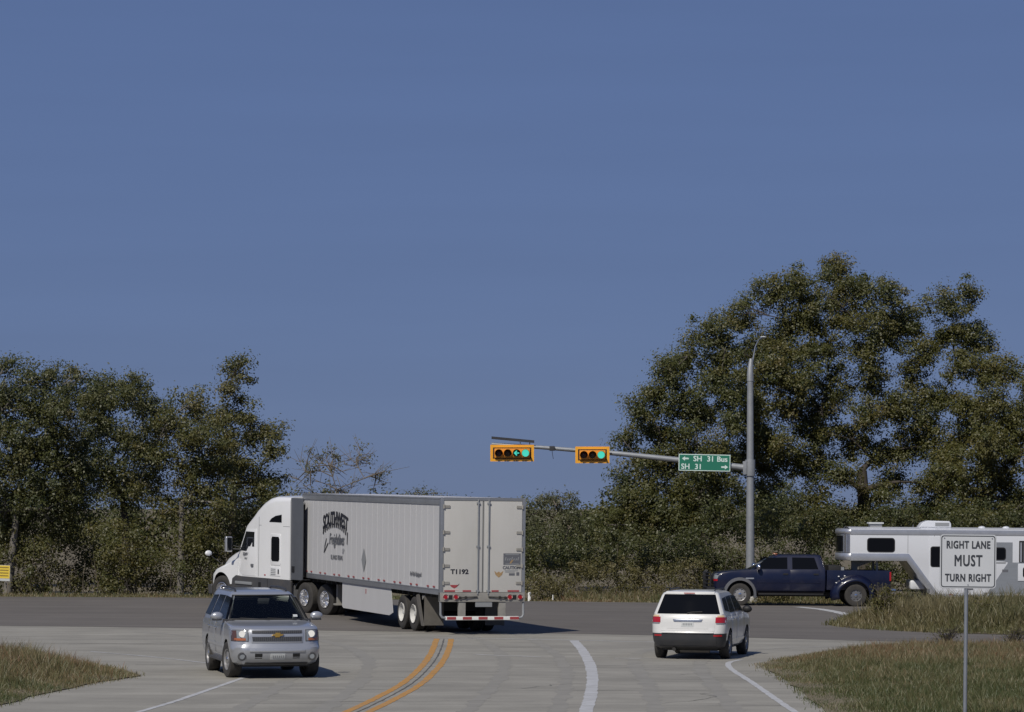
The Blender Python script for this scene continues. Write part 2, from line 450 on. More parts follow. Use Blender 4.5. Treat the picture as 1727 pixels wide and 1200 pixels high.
def line(name, pts, width, m, parent, dz, jag=0.0, seed=1):
    """a painted stripe (or sealed joint) along a centre line, following the surface"""
    rnd = random.Random(seed)
    pts = [Vector((p[0], p[1])) for p in pts]
    # Catmull-Rom resample
    out = []
    for i in range(len(pts) - 1):
        p0, p1, p2, p3 = pts[max(i-1, 0)], pts[i], pts[i+1], pts[min(i+2, len(pts)-1)]
        k = max(2, int((p2 - p1).length / .35))
        for s in range(k):
            t = s / k
            out.append(.5 * ((2*p1) + (p2-p0)*t + (2*p0-5*p1+4*p2-p3)*t*t + (3*p1-p0-3*p2+p3)*t**3))
    out.append(pts[-1])
    rows = []
    for i, p in enumerate(out):
        d = (out[min(i+1, len(out)-1)] - out[max(i-1, 0)]).normalized()
        nn = Vector((-d.y, d.x)); a = width/2 + rnd.uniform(-jag, jag); b = width/2 + rnd.uniform(-jag, jag)
        rows.append([tuple(p + nn * a), tuple(p - nn * b)])
    return sheet(name, rows, m, parent=parent, dz=dz)

yl = [(-4.1, 48), (-3.07, 59.0), (-2.66, 63.9), (-2.34, 69), (-2.15, 76), (-2.10, 82.8), (-2.16, 91.2)]
line('yellow_line', yl, .16, M['paint_yellow'], approach, .005, .012, 1)
line('yellow_line', [(x + .42, y) for x, y in yl], .16, M['paint_yellow'], approach, .005, .012, 2)
line('centre_joint', [(x + .21, y) for x, y in yl], .035, M['joint'], approach, .005, .01, 3)
line('lane_line', [(.95, 50), (1.37, 59), (1.59, 64.3), (1.78, 70.3), (1.89, 77), (1.88, 84.5), (1.77, 91)], .26, M['paint_white'], approach, .005, .015, 4)
line('edge_line', [(5.3, 50), (5.25, 59), (5.22, 62.7), (5.21, 68.7), (5.17, 74.4), (5.24, 77.1), (5.42, 78.7), (5.75, 79.8)], .14, M['paint_white'], approach, .005, .01, 5)
line('edge_line', [(-7.9, 50), (-6.92, 59), (-6.62, 61.9), (-6.37, 65.2), (-5.97, 70.5), (-5.9, 71.5)], .13, M['paint_white'], approach, .005, .01, 6)
line('edge_line', [(-10.9, 82.2), (-10.57, 81.7), (-8.95, 79.5), (-7.36, 76.8), (-6.9, 76.0)], .09, M['paint_white'], approach, .005, .012, 16)
line('pale_joint', [(-2.29, 91.75), (.62, 91.5), (3.99, 90.55), (5.4, 90)], .16, M['paint_white'], approach, .004, .03, 7)
line('pale_joint', [(6.69, 89.3), (8.8, 88.15), (10.6, 87.6)], .10, M['joint_pale'], approach, .004, .03, 8)
line('pale_joint', [(-.97, 82), (-.2, 81.3), (.77, 80.7)], .28, M['joint_pale'], approach, .004, .09, 9)
line('pale_joint', [(2.6, 80.3), (3.0, 80.3), (4.4, 80.4)], .25, M['joint_pale'], approach, .004, .08, 10)
line('pale_joint', [(-3.6, 88.2), (-2.9, 88.0)], .2, M['joint_pale'], approach, .004, .06, 11)
for k, (y, x0, x1) in enumerate([(61.2, -6.8, 5.2), (66.0, -6.3, 5.2), (70.6, -6.0, 5.2), (75.5, -9.0, 5.2), (86.0, -16, 8)]):
    line('slab_joint', [(x0, y + .5), ((x0 + x1) / 2, y), (x1, y - .3)], .022, M['joint'], approach, .003, .008, 20 + k)
# rubber laid down by turning wheels, and a few cracks
for k, (pts, w_) in enumerate([([(-5.2, 58), (-4.9, 70), (-5.4, 80), (-7.2, 88), (-11, 94)], .34), ([(-3.6, 58), (-3.3, 70), (-3.8, 81), (-5.6, 90), (-9.0, 95.4)], .34), ([(-.9, 58), (-.3, 70), (-.2, 80), (-.8, 90), (-1.6, 95.6)], .30), ([(.8, 58), (1.2, 70), (1.2, 80), (.7, 90), (.1, 95.6)], .30),
                               ([(2.6, 56), (2.9, 68), (3.0, 78), (3.6, 85), (5.6, 90.5), (9.5, 92)], .34), ([(4.1, 56), (4.3, 68), (4.5, 76), (5.2, 82), (7.3, 87), (11, 89.5)], .34), ([(-16, 88), (-12, 88.6), (-7, 90.4), (-3.4, 94.5)], .30)]):
    line('tyre_mark', pts, w_, M['tyre_mark'], approach, .0025, .07, 60 + k)
rc = random.Random(8)
for k, (x, y, a_, L_) in enumerate([(-3.9, 62, .2, 4), (.2, 66.5, 1.2, 3), (3.4, 72, .5, 4), (-7.5, 82, .1, 6), (-12, 86, .15, 6), (4.0, 84, 1.0, 4), (-.8, 86.5, .1, 3), (2.9, 61.5, 1.4, 4)]):
    pts = [(x, y)]
    for q in range(9):
        a2 = a_ + rc.uniform(-.7, .7); pts.append((pts[-1][0] + math.cos(a2) * L_ / 9, pts[-1][1] + math.sin(a2) * L_ / 9))
    line('crack', pts, .022, M['joint'], approach, .0045, .008, 80 + k)
line('gore_line', [(10.4, 116.0), (10.73, 115.3), (11.26, 113.6), (11.67, 110.9), (12.0, 108.5)], .42, M['paint_white'], highway, .010, .03, 12)

def tri_area(pts):
    return abs(sum(pts[i][0]*pts[(i+1) % len(pts)][1] - pts[(i+1) % len(pts)][0]*pts[i][1] for i in range(len(pts)))) / 2
def inside(px, py, poly):
    """vectorised point in polygon"""
    res = np.zeros(px.shape, bool); n = len(poly)
    for i in range(n):
        (x1, y1), (x2, y2) = poly[i], poly[(i+1) % n]
        c = ((y1 > py) != (y2 > py)) & (px < (x2 - x1) * (py - y1) / (y2 - y1 + 1e-12) + x1)
        res ^= c
    return res
def edge_dist(px, py, poly):
    d = np.full(px.shape, 1e9); n = len(poly)
    for i in range(n):
        a, b = np.array(poly[i]), np.array(poly[(i+1) % n]); ab = b - a
        t = np.clip(((px - a[0]) * ab[0] + (py - a[1]) * ab[1]) / (ab @ ab), 0, 1)
        d = np.minimum(d, np.hypot(px - a[0] - t * ab[0], py - a[1] - t * ab[1]))
    return d

VERGE = {
 'left': [(-8.35, 71.2), (-8.98, 68.4), (-9.51, 65.0), (-9.79, 60.8), (-10.4, 50), (-60, 50), (-60, 98), (-30, 88), (-16, 80.5), (-12.6, 78.1), (-10.95, 76.6), (-9.3, 74.0)],
 'right': [(6.06, 77.2), (6.02, 73.9), (6.02, 69.2), (5.9, 63), (5.85, 59), (5.8, 48), (60, 48), (60, 83), (30, 85.2), (13.8, 85.7), (11.2, 86.1), (8.5, 84.6), (7.0, 80.8)],
 'median': [(10.35, 104.3), (11.2, 102.1), (13.0, 99.8), (15.8, 97.9), (30, 95.2), (60, 93), (60, 111), (30, 111.5), (13.5, 111), (11.6, 107.8)],
}
def verge_z(px, py, poly):
    return gz(px, py) + .02 + .16 * smooth(0, 2.5, edge_dist(px, py, poly))
for key, poly in VERGE.items():
    # triangulated sheet: polygon outline + inner points
    bm = bmesh.new()
    ring = []
    for i in range(len(poly)):
        a, b = Vector(poly[i]), Vector(poly[(i+1) % len(poly)])
        k = max(1, int((b - a).length / 1.2))
        rnd = random.Random(i)
        for s in range(k):
            p = a.lerp(b, s / k)
            ring.append((p.x + rnd.uniform(-.08, .08), p.y + rnd.uniform(-.08, .08)))
    cx = np.arange(-60, 61, 1.0); cy = np.arange(49, 112, 1.0)
    gx, gy = np.meshgrid(cx, cy); gx, gy = gx.ravel(), gy.ravel()
    ok = inside(gx, gy, poly) & (edge_dist(gx, gy, poly) > .5)
    pts = ring + list(zip(gx[ok], gy[ok]))
    from mathutils.geometry import delaunay_2d_cdt
    vv, ee, ff, *_ = delaunay_2d_cdt([Vector(p) for p in pts], [(i, (i+1) % len(ring)) for i in range(len(ring))], [], 0, 1e-4)
    cen = np.array([[sum(vv[i].x for i in f)/len(f), sum(vv[i].y for i in f)/len(f)] for f in ff])
    keep = inside(cen[:, 0], cen[:, 1], ring)
    vx = np.array([v.x for v in vv]); vy = np.array([v.y for v in vv])
    vz = verge_z(vx, vy, poly)
    mb = MB(); mb.add(list(zip(vx, vy, vz)), [tuple(f) for f, k in zip(ff, keep) if k])
    o = mb.build('grass_verge', M['soil'], angle=60, weld=False)
    if o.data.polygons[0].normal.z < 0: o.data.flip_normals()
    tag(o, kind='structure')
    bm.free()
# ------------------------------------------------------------------ vehicle kit
class RingBody:
    """a car shell lofted over horizontal plan outlines. rings: (z, x_rear, x_front, half_width, corner_front, corner_rear, bow_front, bow_rear)"""
    def __init__(s, rings):
        s.r = np.array(rings, float); s.z = s.r[:, 0]
    def q(s, z, k): return np.interp(z, s.z, s.r[:, k])
    def W(s, z): return float(s.q(z, 3))
    def end_x(s, y, z, front=True):
        w = s.W(z); rad = float(s.q(z, 4 if front else 5)); bow = float(s.q(z, 6 if front else 7)); y = abs(y)
        e = float(s.q(z, 2)) if front else -float(s.q(z, 1))
        yc = w - rad
        if y <= yc: x = e - bow * (y / w) ** 2
        else:
            t = min(1, (y - yc) / rad)
            x = e - bow * (yc / w) ** 2 - rad + rad * math.sqrt(max(0, 1 - t * t))
        return x if front else -x
    def half(s, i):
        z, xr, xf, w, rf, rr, bf, br = s.r[i]
        pts = []
        for y in np.linspace(0, w - rf, 7)[:-1]: pts.append((xf - bf * (y / w) ** 2, y))
        x0 = xf - bf * ((w - rf) / w) ** 2 - rf
        for t in np.linspace(0, math.pi / 2, 7): pts.append((x0 + rf * math.cos(t), w - rf + rf * math.sin(t)))
        x1 = xr + br * ((w - rr) / w) ** 2 + rr
        for t in np.linspace(0, 1, 16)[1:-1]: pts.append((x0 + (x1 - x0) * t, w))
        for t in np.linspace(math.pi / 2, 0, 7): pts.append((x1 - rr * math.cos(t), w - rr + rr * math.sin(t)))
        for y in np.linspace(w - rr, 0, 7)[1:]: pts.append((xr + br * (y / w) ** 2, y))
        return [(x, y, z) for x, y in pts]
    def shell(s):
        mb = MB(); P = []
        for i in range(len(s.r)):
            h = s.half(i)
            P.append(h + [(x, -y, z) for x, y, z in h[-2:0:-1]])
        n = len(P[0])
        vs = [p for r in P for p in r]
        fs = [(i*n+j, i*n+(j+1) % n, (i+1)*n+(j+1) % n, (i+1)*n+j) for i in range(len(P)-1) for j in range(n)]
        # caps: strips across left to right
        m = len(s.half(0))
        for base in (0, (len(P)-1) * n):
            for j in range(m - 1):
                a, b = j, j + 1
                fs.append(tuple(base + k % n for k in dict.fromkeys((a, b, (n - b) % n, (n - a) % n))))
        mb.add(vs, [f for f in fs if len(f) > 2]); return mb
    def side_poly(s, mb, pts, side, off=.006, thick=.02):
        n = len(pts)
        a = [(x, side * (s.W(z) + off), z) for x, z in pts]; b = [(x, side * (s.W(z) + off - thick), z) for x, z in pts]
        return mb.add(a + b, [tuple(range(n)), tuple(range(n, 2*n))[::-1]] + [(i, (i+1) % n, n+(i+1) % n, n+i) for i in range(n)])
    def side_grid(s, mb, x0, x1, z0, z1, side, off=.006, thick=.02, nx=4, nz=6):
        P = [[(x, side * (s.W(z) + off), z) for x in np.linspace(x0, x1, nx)] for z in np.linspace(z0, z1, nz)]
        return mb.slab(P, (0, -side * thick, 0))
    def end_grid(s, mb, y0, y1, z0, z1, front=True, off=.008, thick=.03, ny=9, nz=4, trap=0.0):
        d = 1 if front else -1; P = []
        for z in np.linspace(z0, z1, nz):
            k = trap * (z1 - z) / (z1 - z0) if z1 > z0 else 0
            P.append([(s.end_x(y * (1 - k), z, front) + d * off, y * (1 - k), z) for y in np.linspace(y0, y1, ny)])
        return mb.slab(P, (-d * thick, 0, 0))

def cut(o, cutters):
    """boolean difference, baked"""
    for c in cutters:
        md = o.modifiers.new('cut', 'BOOLEAN'); md.object = c; md.operation = 'DIFFERENCE'; md.solver = 'EXACT'; md.material_mode = 'TRANSFER'
    dg = bpy.context.evaluated_depsgraph_get()
    me = bpy.data.meshes.new_from_object(o.evaluated_get(dg))
    o.modifiers.clear(); o.data = me
    for c in cutters: bpy.data.objects.remove(c)
    me.polygons.foreach_set('use_smooth', [True] * len(me.polygons))
    me.set_sharp_from_angle(angle=R(32))
    return o

def cutter(c, r, h):
    mb = MB().cyl(c, r, h, 'y', 40)
    return mb.build('cutter', M['black'])

def car_wheel(name, parent, c, side, r, width, rim_r, rim_mat, spokes=6, steer=0.0):
    """wheel disc (part) with its tyre and hub cap (sub-parts); built around its own centre"""
    hw = width / 2
    w = MB()
    w.lathe([(rim_r * .98, -hw * .9), (rim_r, -hw * .8), (rim_r * .9, -hw * .5), (rim_r * .9, hw * .45), (rim_r, hw * .82), (rim_r * 1.0, hw * .95), (rim_r * .93, hw * .9), (rim_r * .9, hw * .6)], 36)
    for k in range(spokes):
        a = 2 * math.pi * k / spokes
        ca, sa = math.cos(a), math.sin(a)
        def P(rr, t, y): return (rr * ca - t * sa, y, rr * sa + t * ca)
        wd0, wd1 = rim_r * .20, rim_r * .26
        w.hexa([P(rim_r*.12, -wd0, hw*.45), P(rim_r*.12, wd0, hw*.45), P(rim_r*.94, wd1, hw*.35), P(rim_r*.94, -wd1, hw*.35)],
               [P(rim_r*.12, -wd0, hw*.78), P(rim_r*.12, wd0, hw*.78), P(rim_r*.94, wd1, hw*.66), P(rim_r*.94, -wd1, hw*.66)])
    w.cyl((0, hw * .6, 0), rim_r * .34, hw * .5, 'y', 20)
    o = w.build(name, rim_mat, parent)
    t = MB()
    t.lathe([(rim_r*.96, -hw*.8), (rim_r*1.04, -hw*.96), (r*.86, -hw*1.04), (r*.96, -hw*.95), (r*.99, -hw*.8), (r, -hw*.3), (r*.992, -hw*.28), (r*.992, -hw*.22), (r, -hw*.2),
             (r, hw*.2), (r*.992, hw*.22), (r*.992, hw*.28), (r, hw*.3), (r*.99, hw*.8), (r*.96, hw*.95), (r*.86, hw*1.04), (rim_r*1.04, hw*.96), (rim_r*.96, hw*.8)], 40)
    t.build('tyre', M['rubber'], o)
    MB().lathe([(.001, -hw*.6), (rim_r*.92, -hw*.6), (rim_r*.92, hw*.2), (.001, hw*.2)], 24).build('brake_drum', M['chassis'], o)
    MB().lathe([(rim_r*.3, hw*.8), (rim_r*.26, hw*.92), (rim_r*.1, hw*.97), (.001, hw*.98)], 16).build('hub_cap', M['chrome'], o)
    o.location = c
    o.rotation_euler = (0, 0, steer if side > 0 else math.pi + steer)
    return o

def tape(mb, s, pts):
    return mb

# ------------------------------------------------------------------ silver sport-utility, oncoming
def silver_suv():
    root = empty('sport_utility_vehicle', 'silver sport utility vehicle with gold emblem and lit headlamps driving towards the viewer', 'car')
    body = RingBody([
        (.30, -2.40, 2.20, .84, .30, .30, .10, .06), (.36, -2.56, 2.36, .93, .34, .30, .14, .06), (.48, -2.64, 2.46, .975, .36, .28, .16, .06),
        (.62, -2.66, 2.49, .995, .36, .26, .16, .06), (.70, -2.66, 2.48, 1.0, .36, .24, .15, .05), (.76, -2.63, 2.45, 1.002, .42, .22, .18, .05), (.90, -2.62, 2.44, 1.0, .42, .2, .18, .05),
        (1.04, -2.61, 2.42, .992, .43, .2, .18, .05), (1.095, -2.60, 2.385, .985, .44, .2, .18, .05), (1.135, -2.59, 2.30, .978, .46, .2, .18, .05),
        (1.165, -2.585, 2.10, .972, .46, .2, .18, .05), (1.20, -2.58, 1.62, .965, .40, .2, .16, .05), (1.225, -2.575, 1.22, .955, .36, .2, .16, .05), (1.245, -2.57, 1.10, .945, .30, .2, .15, .05),
        (1.80, -2.44, .36, .715, .16, .16, .12, .05), (1.855, -2.40, .22, .67, .18, .16, .12, .05), (1.885, -2.30, .02, .58, .22, .2, .1, .05), (1.90, -2.1, -.25, .44, .22, .2, .08, .05)])
    sh = body.shell().build('body', M['suv_silver'], root)
    cs = [cutter((x, s * .92, .40), .46, .62) for x in (1.473, -1.473) for s in (1, -1)]
    cab = [(1.30, 1.275), (.55, 1.785), (-1.0, 1.785), (-1.0, 1.14), (.95, 1.14), (1.02, 1.275)]
    yc_ = lambda z: .835 - .40 * (z - 1.275)
    n6 = len(cab)
    cs.append(MB().add([(x, yc_(z), z) for x, z in cab] + [(x, -yc_(z), z) for x, z in cab], [tuple(range(n6)), tuple(range(n6, 2*n6))[::-1]] + [(i, (i+1) % n6, n6+(i+1) % n6, n6+i) for i in range(n6)]).build('cutter', M['black']))
    cut(sh, cs)
    # what shows through the windscreen: dash top, seats, wheel, mirror, visor
    MB().hexa([(.50, -.80, 1.15), (1.04, -.78, 1.15), (1.04, .78, 1.15), (.50, .80, 1.15)], [(.52, -.80, 1.235), (1.0, -.78, 1.25), (1.0, .78, 1.25), (.52, .80, 1.235)]).build('dashboard', M['seat_grey'], root, bevel=.02)
    for s in (1, -1):
        st_ = MB().hexa([(-.42, s*.38 - .24, 1.15), (-.24, s*.38 - .24, 1.15), (-.24, s*.38 + .24, 1.15), (-.42, s*.38 + .24, 1.15)], [(-.52, s*.38 - .20, 1.46), (-.38, s*.38 - .20, 1.46), (-.38, s*.38 + .20, 1.46), (-.52, s*.38 + .20, 1.46)]).build('front_seat', M['seat_grey'], root, bevel=.05, seg=3)
        MB().box(-.54, -.42, s*.38 - .13, s*.38 + .13, 1.50, 1.68).build('head_rest', M['seat_grey'], st_, bevel=.04, seg=3)
    MB().lathe([(.185 + .018*math.cos(t), .018*math.sin(t)) for t in np.linspace(0, 2*math.pi, 9)], 24, (0, 0, 0), 'x').build('steering_wheel', M['black'], root).matrix_local = Matrix.Translation((.38, .38, 1.25)) @ Matrix.Rotation(R(-25), 4, 'Y')
    MB().box(.46, .49, -.13, .13, 1.66, 1.72).build('interior_mirror', M['seat_grey'], root, bevel=.01)
    MB().tube([(.47, -.02, 1.66), (.47, -.02, 1.52)], .006, 5).sphere((.47, -.02, 1.49), (.02, .02, .045), 8, 6).sphere((.47, .02, 1.58), (.018, .018, .03), 8, 6).build('hanging_ornament', M['plate'], root)
    MB().box(.34, .36, .10, .60, 1.69, 1.775).build('sun_visor', mat('visor_grey', (.42, .43, .40), .8), root, bevel=.008)
    MB().box(-2.2, 2.1, -.78, .78, .26, .40).build('underbody', M['chassis'], root)
    # glass
    g = MB(); P = [[(body.end_x(y * (1 - .20 * t), z) + .010, y * (1 - .20 * t), z) for y in np.linspace(-.84, .84, 13)] for t, z in [(t, 1.27 + .52 * t) for t in np.linspace(0, 1, 6)]]
    g.slab(P, (-.03, 0, -.01)); ws = g.build('windscreen', M['clear_glass'], root)
    edge_pts = lambda yy: [(body.end_x(yy * (1 - .20 * t), z) + .012, yy * (1 - .20 * t), z) for t, z in [(t, 1.27 + .52 * t) for t in np.linspace(0, 1, 6)]]
    rim = MB().tube(edge_pts(.845), .018, 6).tube(edge_pts(-.845), .018, 6)
    for z, k in ((1.27, 1), (1.79, .8)): rim.tube([(body.end_x(y * k, z) + .012, y * k, z) for y in np.linspace(-.845, .845, 13)], .018, 6)
    rim.build('windscreen_seal', M['black'], ws)
    for s in (-.32, .30):     # wipers resting at the foot of the glass
        MB().tube([(body.end_x(s + d, z) + .03, s + d, z) for d, z in ((.35, 1.265), (0, 1.285), (-.3, 1.30))], .009, 6).build('wiper', M['black'], ws)
    st = MB(); st.slab([[(body.end_x(y, z) + .016, y, z) for y in (.60, .65, .70)] for z in (1.32, 1.37)], (-.008, 0, 0)); st.build('sticker', M['plate'], ws)
    for s in (1, -1):
        for nm, pts in (('front_door_window', [(.95, 1.28), (.47, 1.75), (-.28, 1.775), (-.28, 1.28)]), ('rear_door_window', [(-.40, 1.28), (-.40, 1.775), (-1.26, 1.77), (-1.36, 1.5), (-1.36, 1.28)]), ('quarter_window', [(-1.50, 1.29), (-1.44, 1.76), (-2.12, 1.74), (-2.30, 1.30)])):
            mb = MB(); body.side_poly(mb, pts, s, .008); mb.build(nm, M['glass_tint'], root)
        for nm, x0, x1 in (('front_door', .98, -.32), ('rear_door', -.36, -1.34)):
            mb = MB(); body.side_grid(mb, x0, x1, .50, 1.235, s, .007, nz=10)
            d = mb.build(nm, M['suv_silver'], root, bevel=.006)
            MB().box(x1 + .06, x1 + .26, s * (body.W(1.06) + .01), s * (body.W(1.06) + .045), 1.04, 1.075).build('door_handle', M['chrome'], d, bevel=.008)
            mb = MB(); body.side_grid(mb, x0 - .02, x1 + .02, .66, .72, s, .016, nz=3); mb.build('side_moulding', M['suv_silver'], d)
        MB().hexa([(.98, s*.80, 1.22), (.98, s*.99, 1.20), (.88, s*.99, 1.20), (.88, s*.80, 1.22)], [(.97, s*.80, 1.27), (.97, s*1.0, 1.28), (.90, s*1.0, 1.28), (.90, s*.80, 1.27)]).build('mirror_arm', M['bumper_black'], root)
        mm = MB(); mm.sphere((.93, s * 1.13, 1.345), (.085, .145, .095), 16, 10); mir = mm.build('wing_mirror', M['suv_silver'], root)
        MB().box(.90, .985, s * 1.02 - .0, s * 1.24, 1.245, 1.285).build('mirror_base', M['bumper_black'], mir, bevel=.02)
        # lamps
        hl = MB(); body.end_grid(hl, s * .655, s * .965, .845, 1.075, True, .010, .05, 9, 5); head = hl.build('headlamp', M['clear_lens'], root)
        MB().cyl((body.end_x(s * .77, .995) + .012, s * .77, .995), .074, .05, 'x', 24).build('lamp_bulb', M['headlamp_lit'], head)
        am = MB(); body.end_grid(am, s * .70, s * .93, .852, .905, True, .018, .03, 7, 3); am.build('indicator', M['amber_lens'], head)
        am = MB(); body.end_grid(am, s * .885, s * .972, .85, 1.07, True, .018, .03, 4, 4); am.build('side_marker', M['lens_brown'], head)
        dk = MB(); body.end_grid(dk, s * .635, s * .985, .832, 1.088, True, .004, .03, 9, 5); dk.build('lamp_surround', M['grey_plastic'], head)
        fx = body.end_x(s * .78, .50)
        fg = MB().lathe([(.095, -.02), (.095, .025), (.065, .03), (.06, 0)], 20, (fx + .01, s * .78, .50), 'x').build('fog_lamp', M['grey_plastic'], root)
        MB().cyl((fx + .012, s * .78, .50), .055, .03, 'x', 16).build('lamp_glass', M['clear_lens'], fg)
        it = MB(); body.end_grid(it, s * .34, s * .50, .455, .565, True, .006, .02, 4, 3); it.build('intake', M['black'], root)
        # roof rails, running boards
        MB().tube([(.05, s*.58, 1.87), (-.05, s*.58, 1.925), (-.9, s*.58, 1.945), (-2.0, s*.57, 1.93), (-2.12, s*.57, 1.88)], .022, 8).build('roof_rail', M['bumper_black'], root)
        MB().box(-1.0, 1.0, s*.90, s*1.03, .33, .39).build('running_board', M['grey_plastic'], root, bevel=.02)
        tl = MB(); body.end_grid(tl, s * .80, s * .96, .95, 1.24, False, .008, .03, 5, 6); tl.build('tail_lamp', M['red_lens'], root)
        for x, st_ in ((1.473, R(7)), (-1.473, 0)):
            car_wheel('wheel', root, (x, s * .865, .40), s, .40, .27, .235, M['alloy'], 6, st_)
    # nose: grille in two bands either side of a wide bar
    gb = MB(); body.end_grid(gb, -.60, .60, .80, 1.095, True, .010, .05, 13, 5, trap=.05); grille = gb.build('grille', M['suv_silver'], root, bevel=.004)
    for z0, z1, tr in ((1.005, 1.075, .0), (.835, .935, .03)):
        mb = MB(); body.end_grid(mb, -.56, .56, z0, z1, True, .016, .02, 13, 3, trap=tr); band = mb.build('grille_mesh', M['bumper_black'], grille)
        mb = MB()
        for z in np.arange(z0 + .012, z1 - .004, .022):
            mb.tube([(body.end_x(y, z) + .022, y, z) for y in np.linspace(-.555, .555, 11)], .0035, 4)
        for y in np.arange(-.54, .55, .045):
            mb.tube([(body.end_x(y, z) + .022, y, z) for z in (z0 + .004, z1 - .004)], .0045, 4)
        mb.build('grille_bar', M['ink_grey'], grille)
    ex = body.end_x(0, .97) + .03
    MB().prism([(-.135, .955), (-.105, .995), (-.055, .995), (-.045, 1.025), (.065, 1.025), (.055, .995), (.135, .995), (.105, .955), (.055, .955), (.045, .925), (-.065, .925), (-.055, .955)], ex - .02, ex + .012, 'x').build('emblem', M['gold'], root, bevel=.006)
    lip = MB(); body.end_grid(lip, -.62, .62, .60, .655, True, .022, .06, 11, 3); lip.build('bumper_step', M['suv_silver'], root, bevel=.012)
    mb = MB(); body.end_grid(mb, -.165, .165, .43, .565, True, .022, .02, 3, 3); pl = mb.build('licence_plate', M['plate'], root)
    for k in range(6):
        mb = MB(); y = -.115 + k * .045; body.end_grid(mb, y, y + .024, .475, .525, True, .026, .006, 2, 2); mb.build('plate_mark', M['ink_soft'], pl)
    mb = MB(); body.end_grid(mb, -.7, .7, .315, .36, True, .01, .05, 11, 3); mb.build('air_dam', M['grey_plastic'], root)
    h = (math.sin(R(13.5)), -math.cos(R(13.5)))
    return place(root, -5.74, 72.45, h, 1.47)
suv_root = silver_suv()

def driver(vehicle):
    """seated figure behind the wheel: one skinned body"""
    V, E, S = [], [], []
    def add(p, r, parent=None):
        V.append(p); S.append(r)
        if parent is not None: E.append((parent, len(V) - 1))
        return len(V) - 1
    y0 = .38
    pel = add((-.12, y0, .82), .15); wst = add((-.16, y0, 1.02), .135, pel); ch = add((-.20, y0, 1.24), .15, wst); nk = add((-.19, y0, 1.42), .06, ch)
    hd0 = add((-.17, y0, 1.50), .078, nk); hd1 = add((-.165, y0, 1.58), .088, hd0); add((-.175, y0, 1.655), .060, hd1)
    for s in (1, -1):
        kn = add((.34, y0 + s*.14, .90), .075, add((-.02, y0 + s*.11, .84), .095, pel)); ft = add((.62, y0 + s*.13, .52), .05, kn); add((.74, y0 + s*.13, .48), .035, ft)
        sh_ = add((-.20, y0 + s*.19, 1.34), .07, ch); el = add((.02, y0 + s*.27, 1.14), .048, sh_); wr = add((.29, y0 + s*.18, 1.31), .032, el); pm_ = add((.35, y0 + s*.165, 1.36), .030, wr)
        for k, (dy, l) in enumerate(((-.03, .055), (-.01, .065), (.01, .06), (.03, .05))):
            f1 = add((.385, y0 + s*.165 + dy, 1.40), .0095, pm_); add((.42, y0 + s*.165 + dy*1.1, 1.375 + .01*k), .0085, f1)
        t1 = add((.34, y0 + s*.125, 1.375), .010, wr); add((.37, y0 + s*.115, 1.395), .009, t1)
    me = bpy.data.meshes.new('person'); me.from_pydata(V, E, [])
    o = bpy.data.objects.new('person', me); COL.objects.link(o)
    o.modifiers.new('skin', 'SKIN')
    if not me.skin_vertices:
        bm = bmesh.new(); bm.from_mesh(me); bm.verts.layers.skin.verify(); bm.to_mesh(me); bm.free()
    for i, sv in enumerate(me.skin_vertices[0].data): sv.radius = (S[i], S[i]); sv.use_root = (i == 0)
    sub = o.modifiers.new('sub', 'SUBSURF'); sub.levels = 2; sub.render_levels = 2
    dg = bpy.context.evaluated_depsgraph_get()
    m2 = bpy.data.meshes.new_from_object(o.evaluated_get(dg)); o.modifiers.clear(); o.data = m2
    m2.materials.clear(); m2.materials.append(M['cloth_dark']); m2.materials.append(M['skin'])
    for p in m2.polygons:
        c = p.center; p.use_smooth = True
        p.material_index = 1 if (c.z > 1.43 and c.x < .1) or (c.x > .27 and c.z > 1.25) else 0
    o.matrix_world = vehicle.matrix_world
    tag(o, 'person in dark clothes driving the silver vehicle with hands on the wheel', 'person')
    hair = MB(); hair.sphere((-.19, y0, 1.605), (.095, .088, .085), 14, 9).build('hair', M['hair'], o)
    MB().sphere((-.075, y0, 1.55), (.018, .014, .022), 8, 6).build('nose', M['skin'], o)
    for s in (1, -1):
        MB().sphere((-.088, y0 + s*.032, 1.575), (.010, .014, .008), 8, 6).build('eye', M['hair'], o)
        MB().sphere((-.165, y0 + s*.088, 1.56), (.022, .012, .030), 8, 6).build('ear', M['skin'], o)
    MB().sphere((-.088, y0, 1.505), (.010, .026, .007), 8, 6).build('mouth', M['hair'], o)
driver(suv_root)

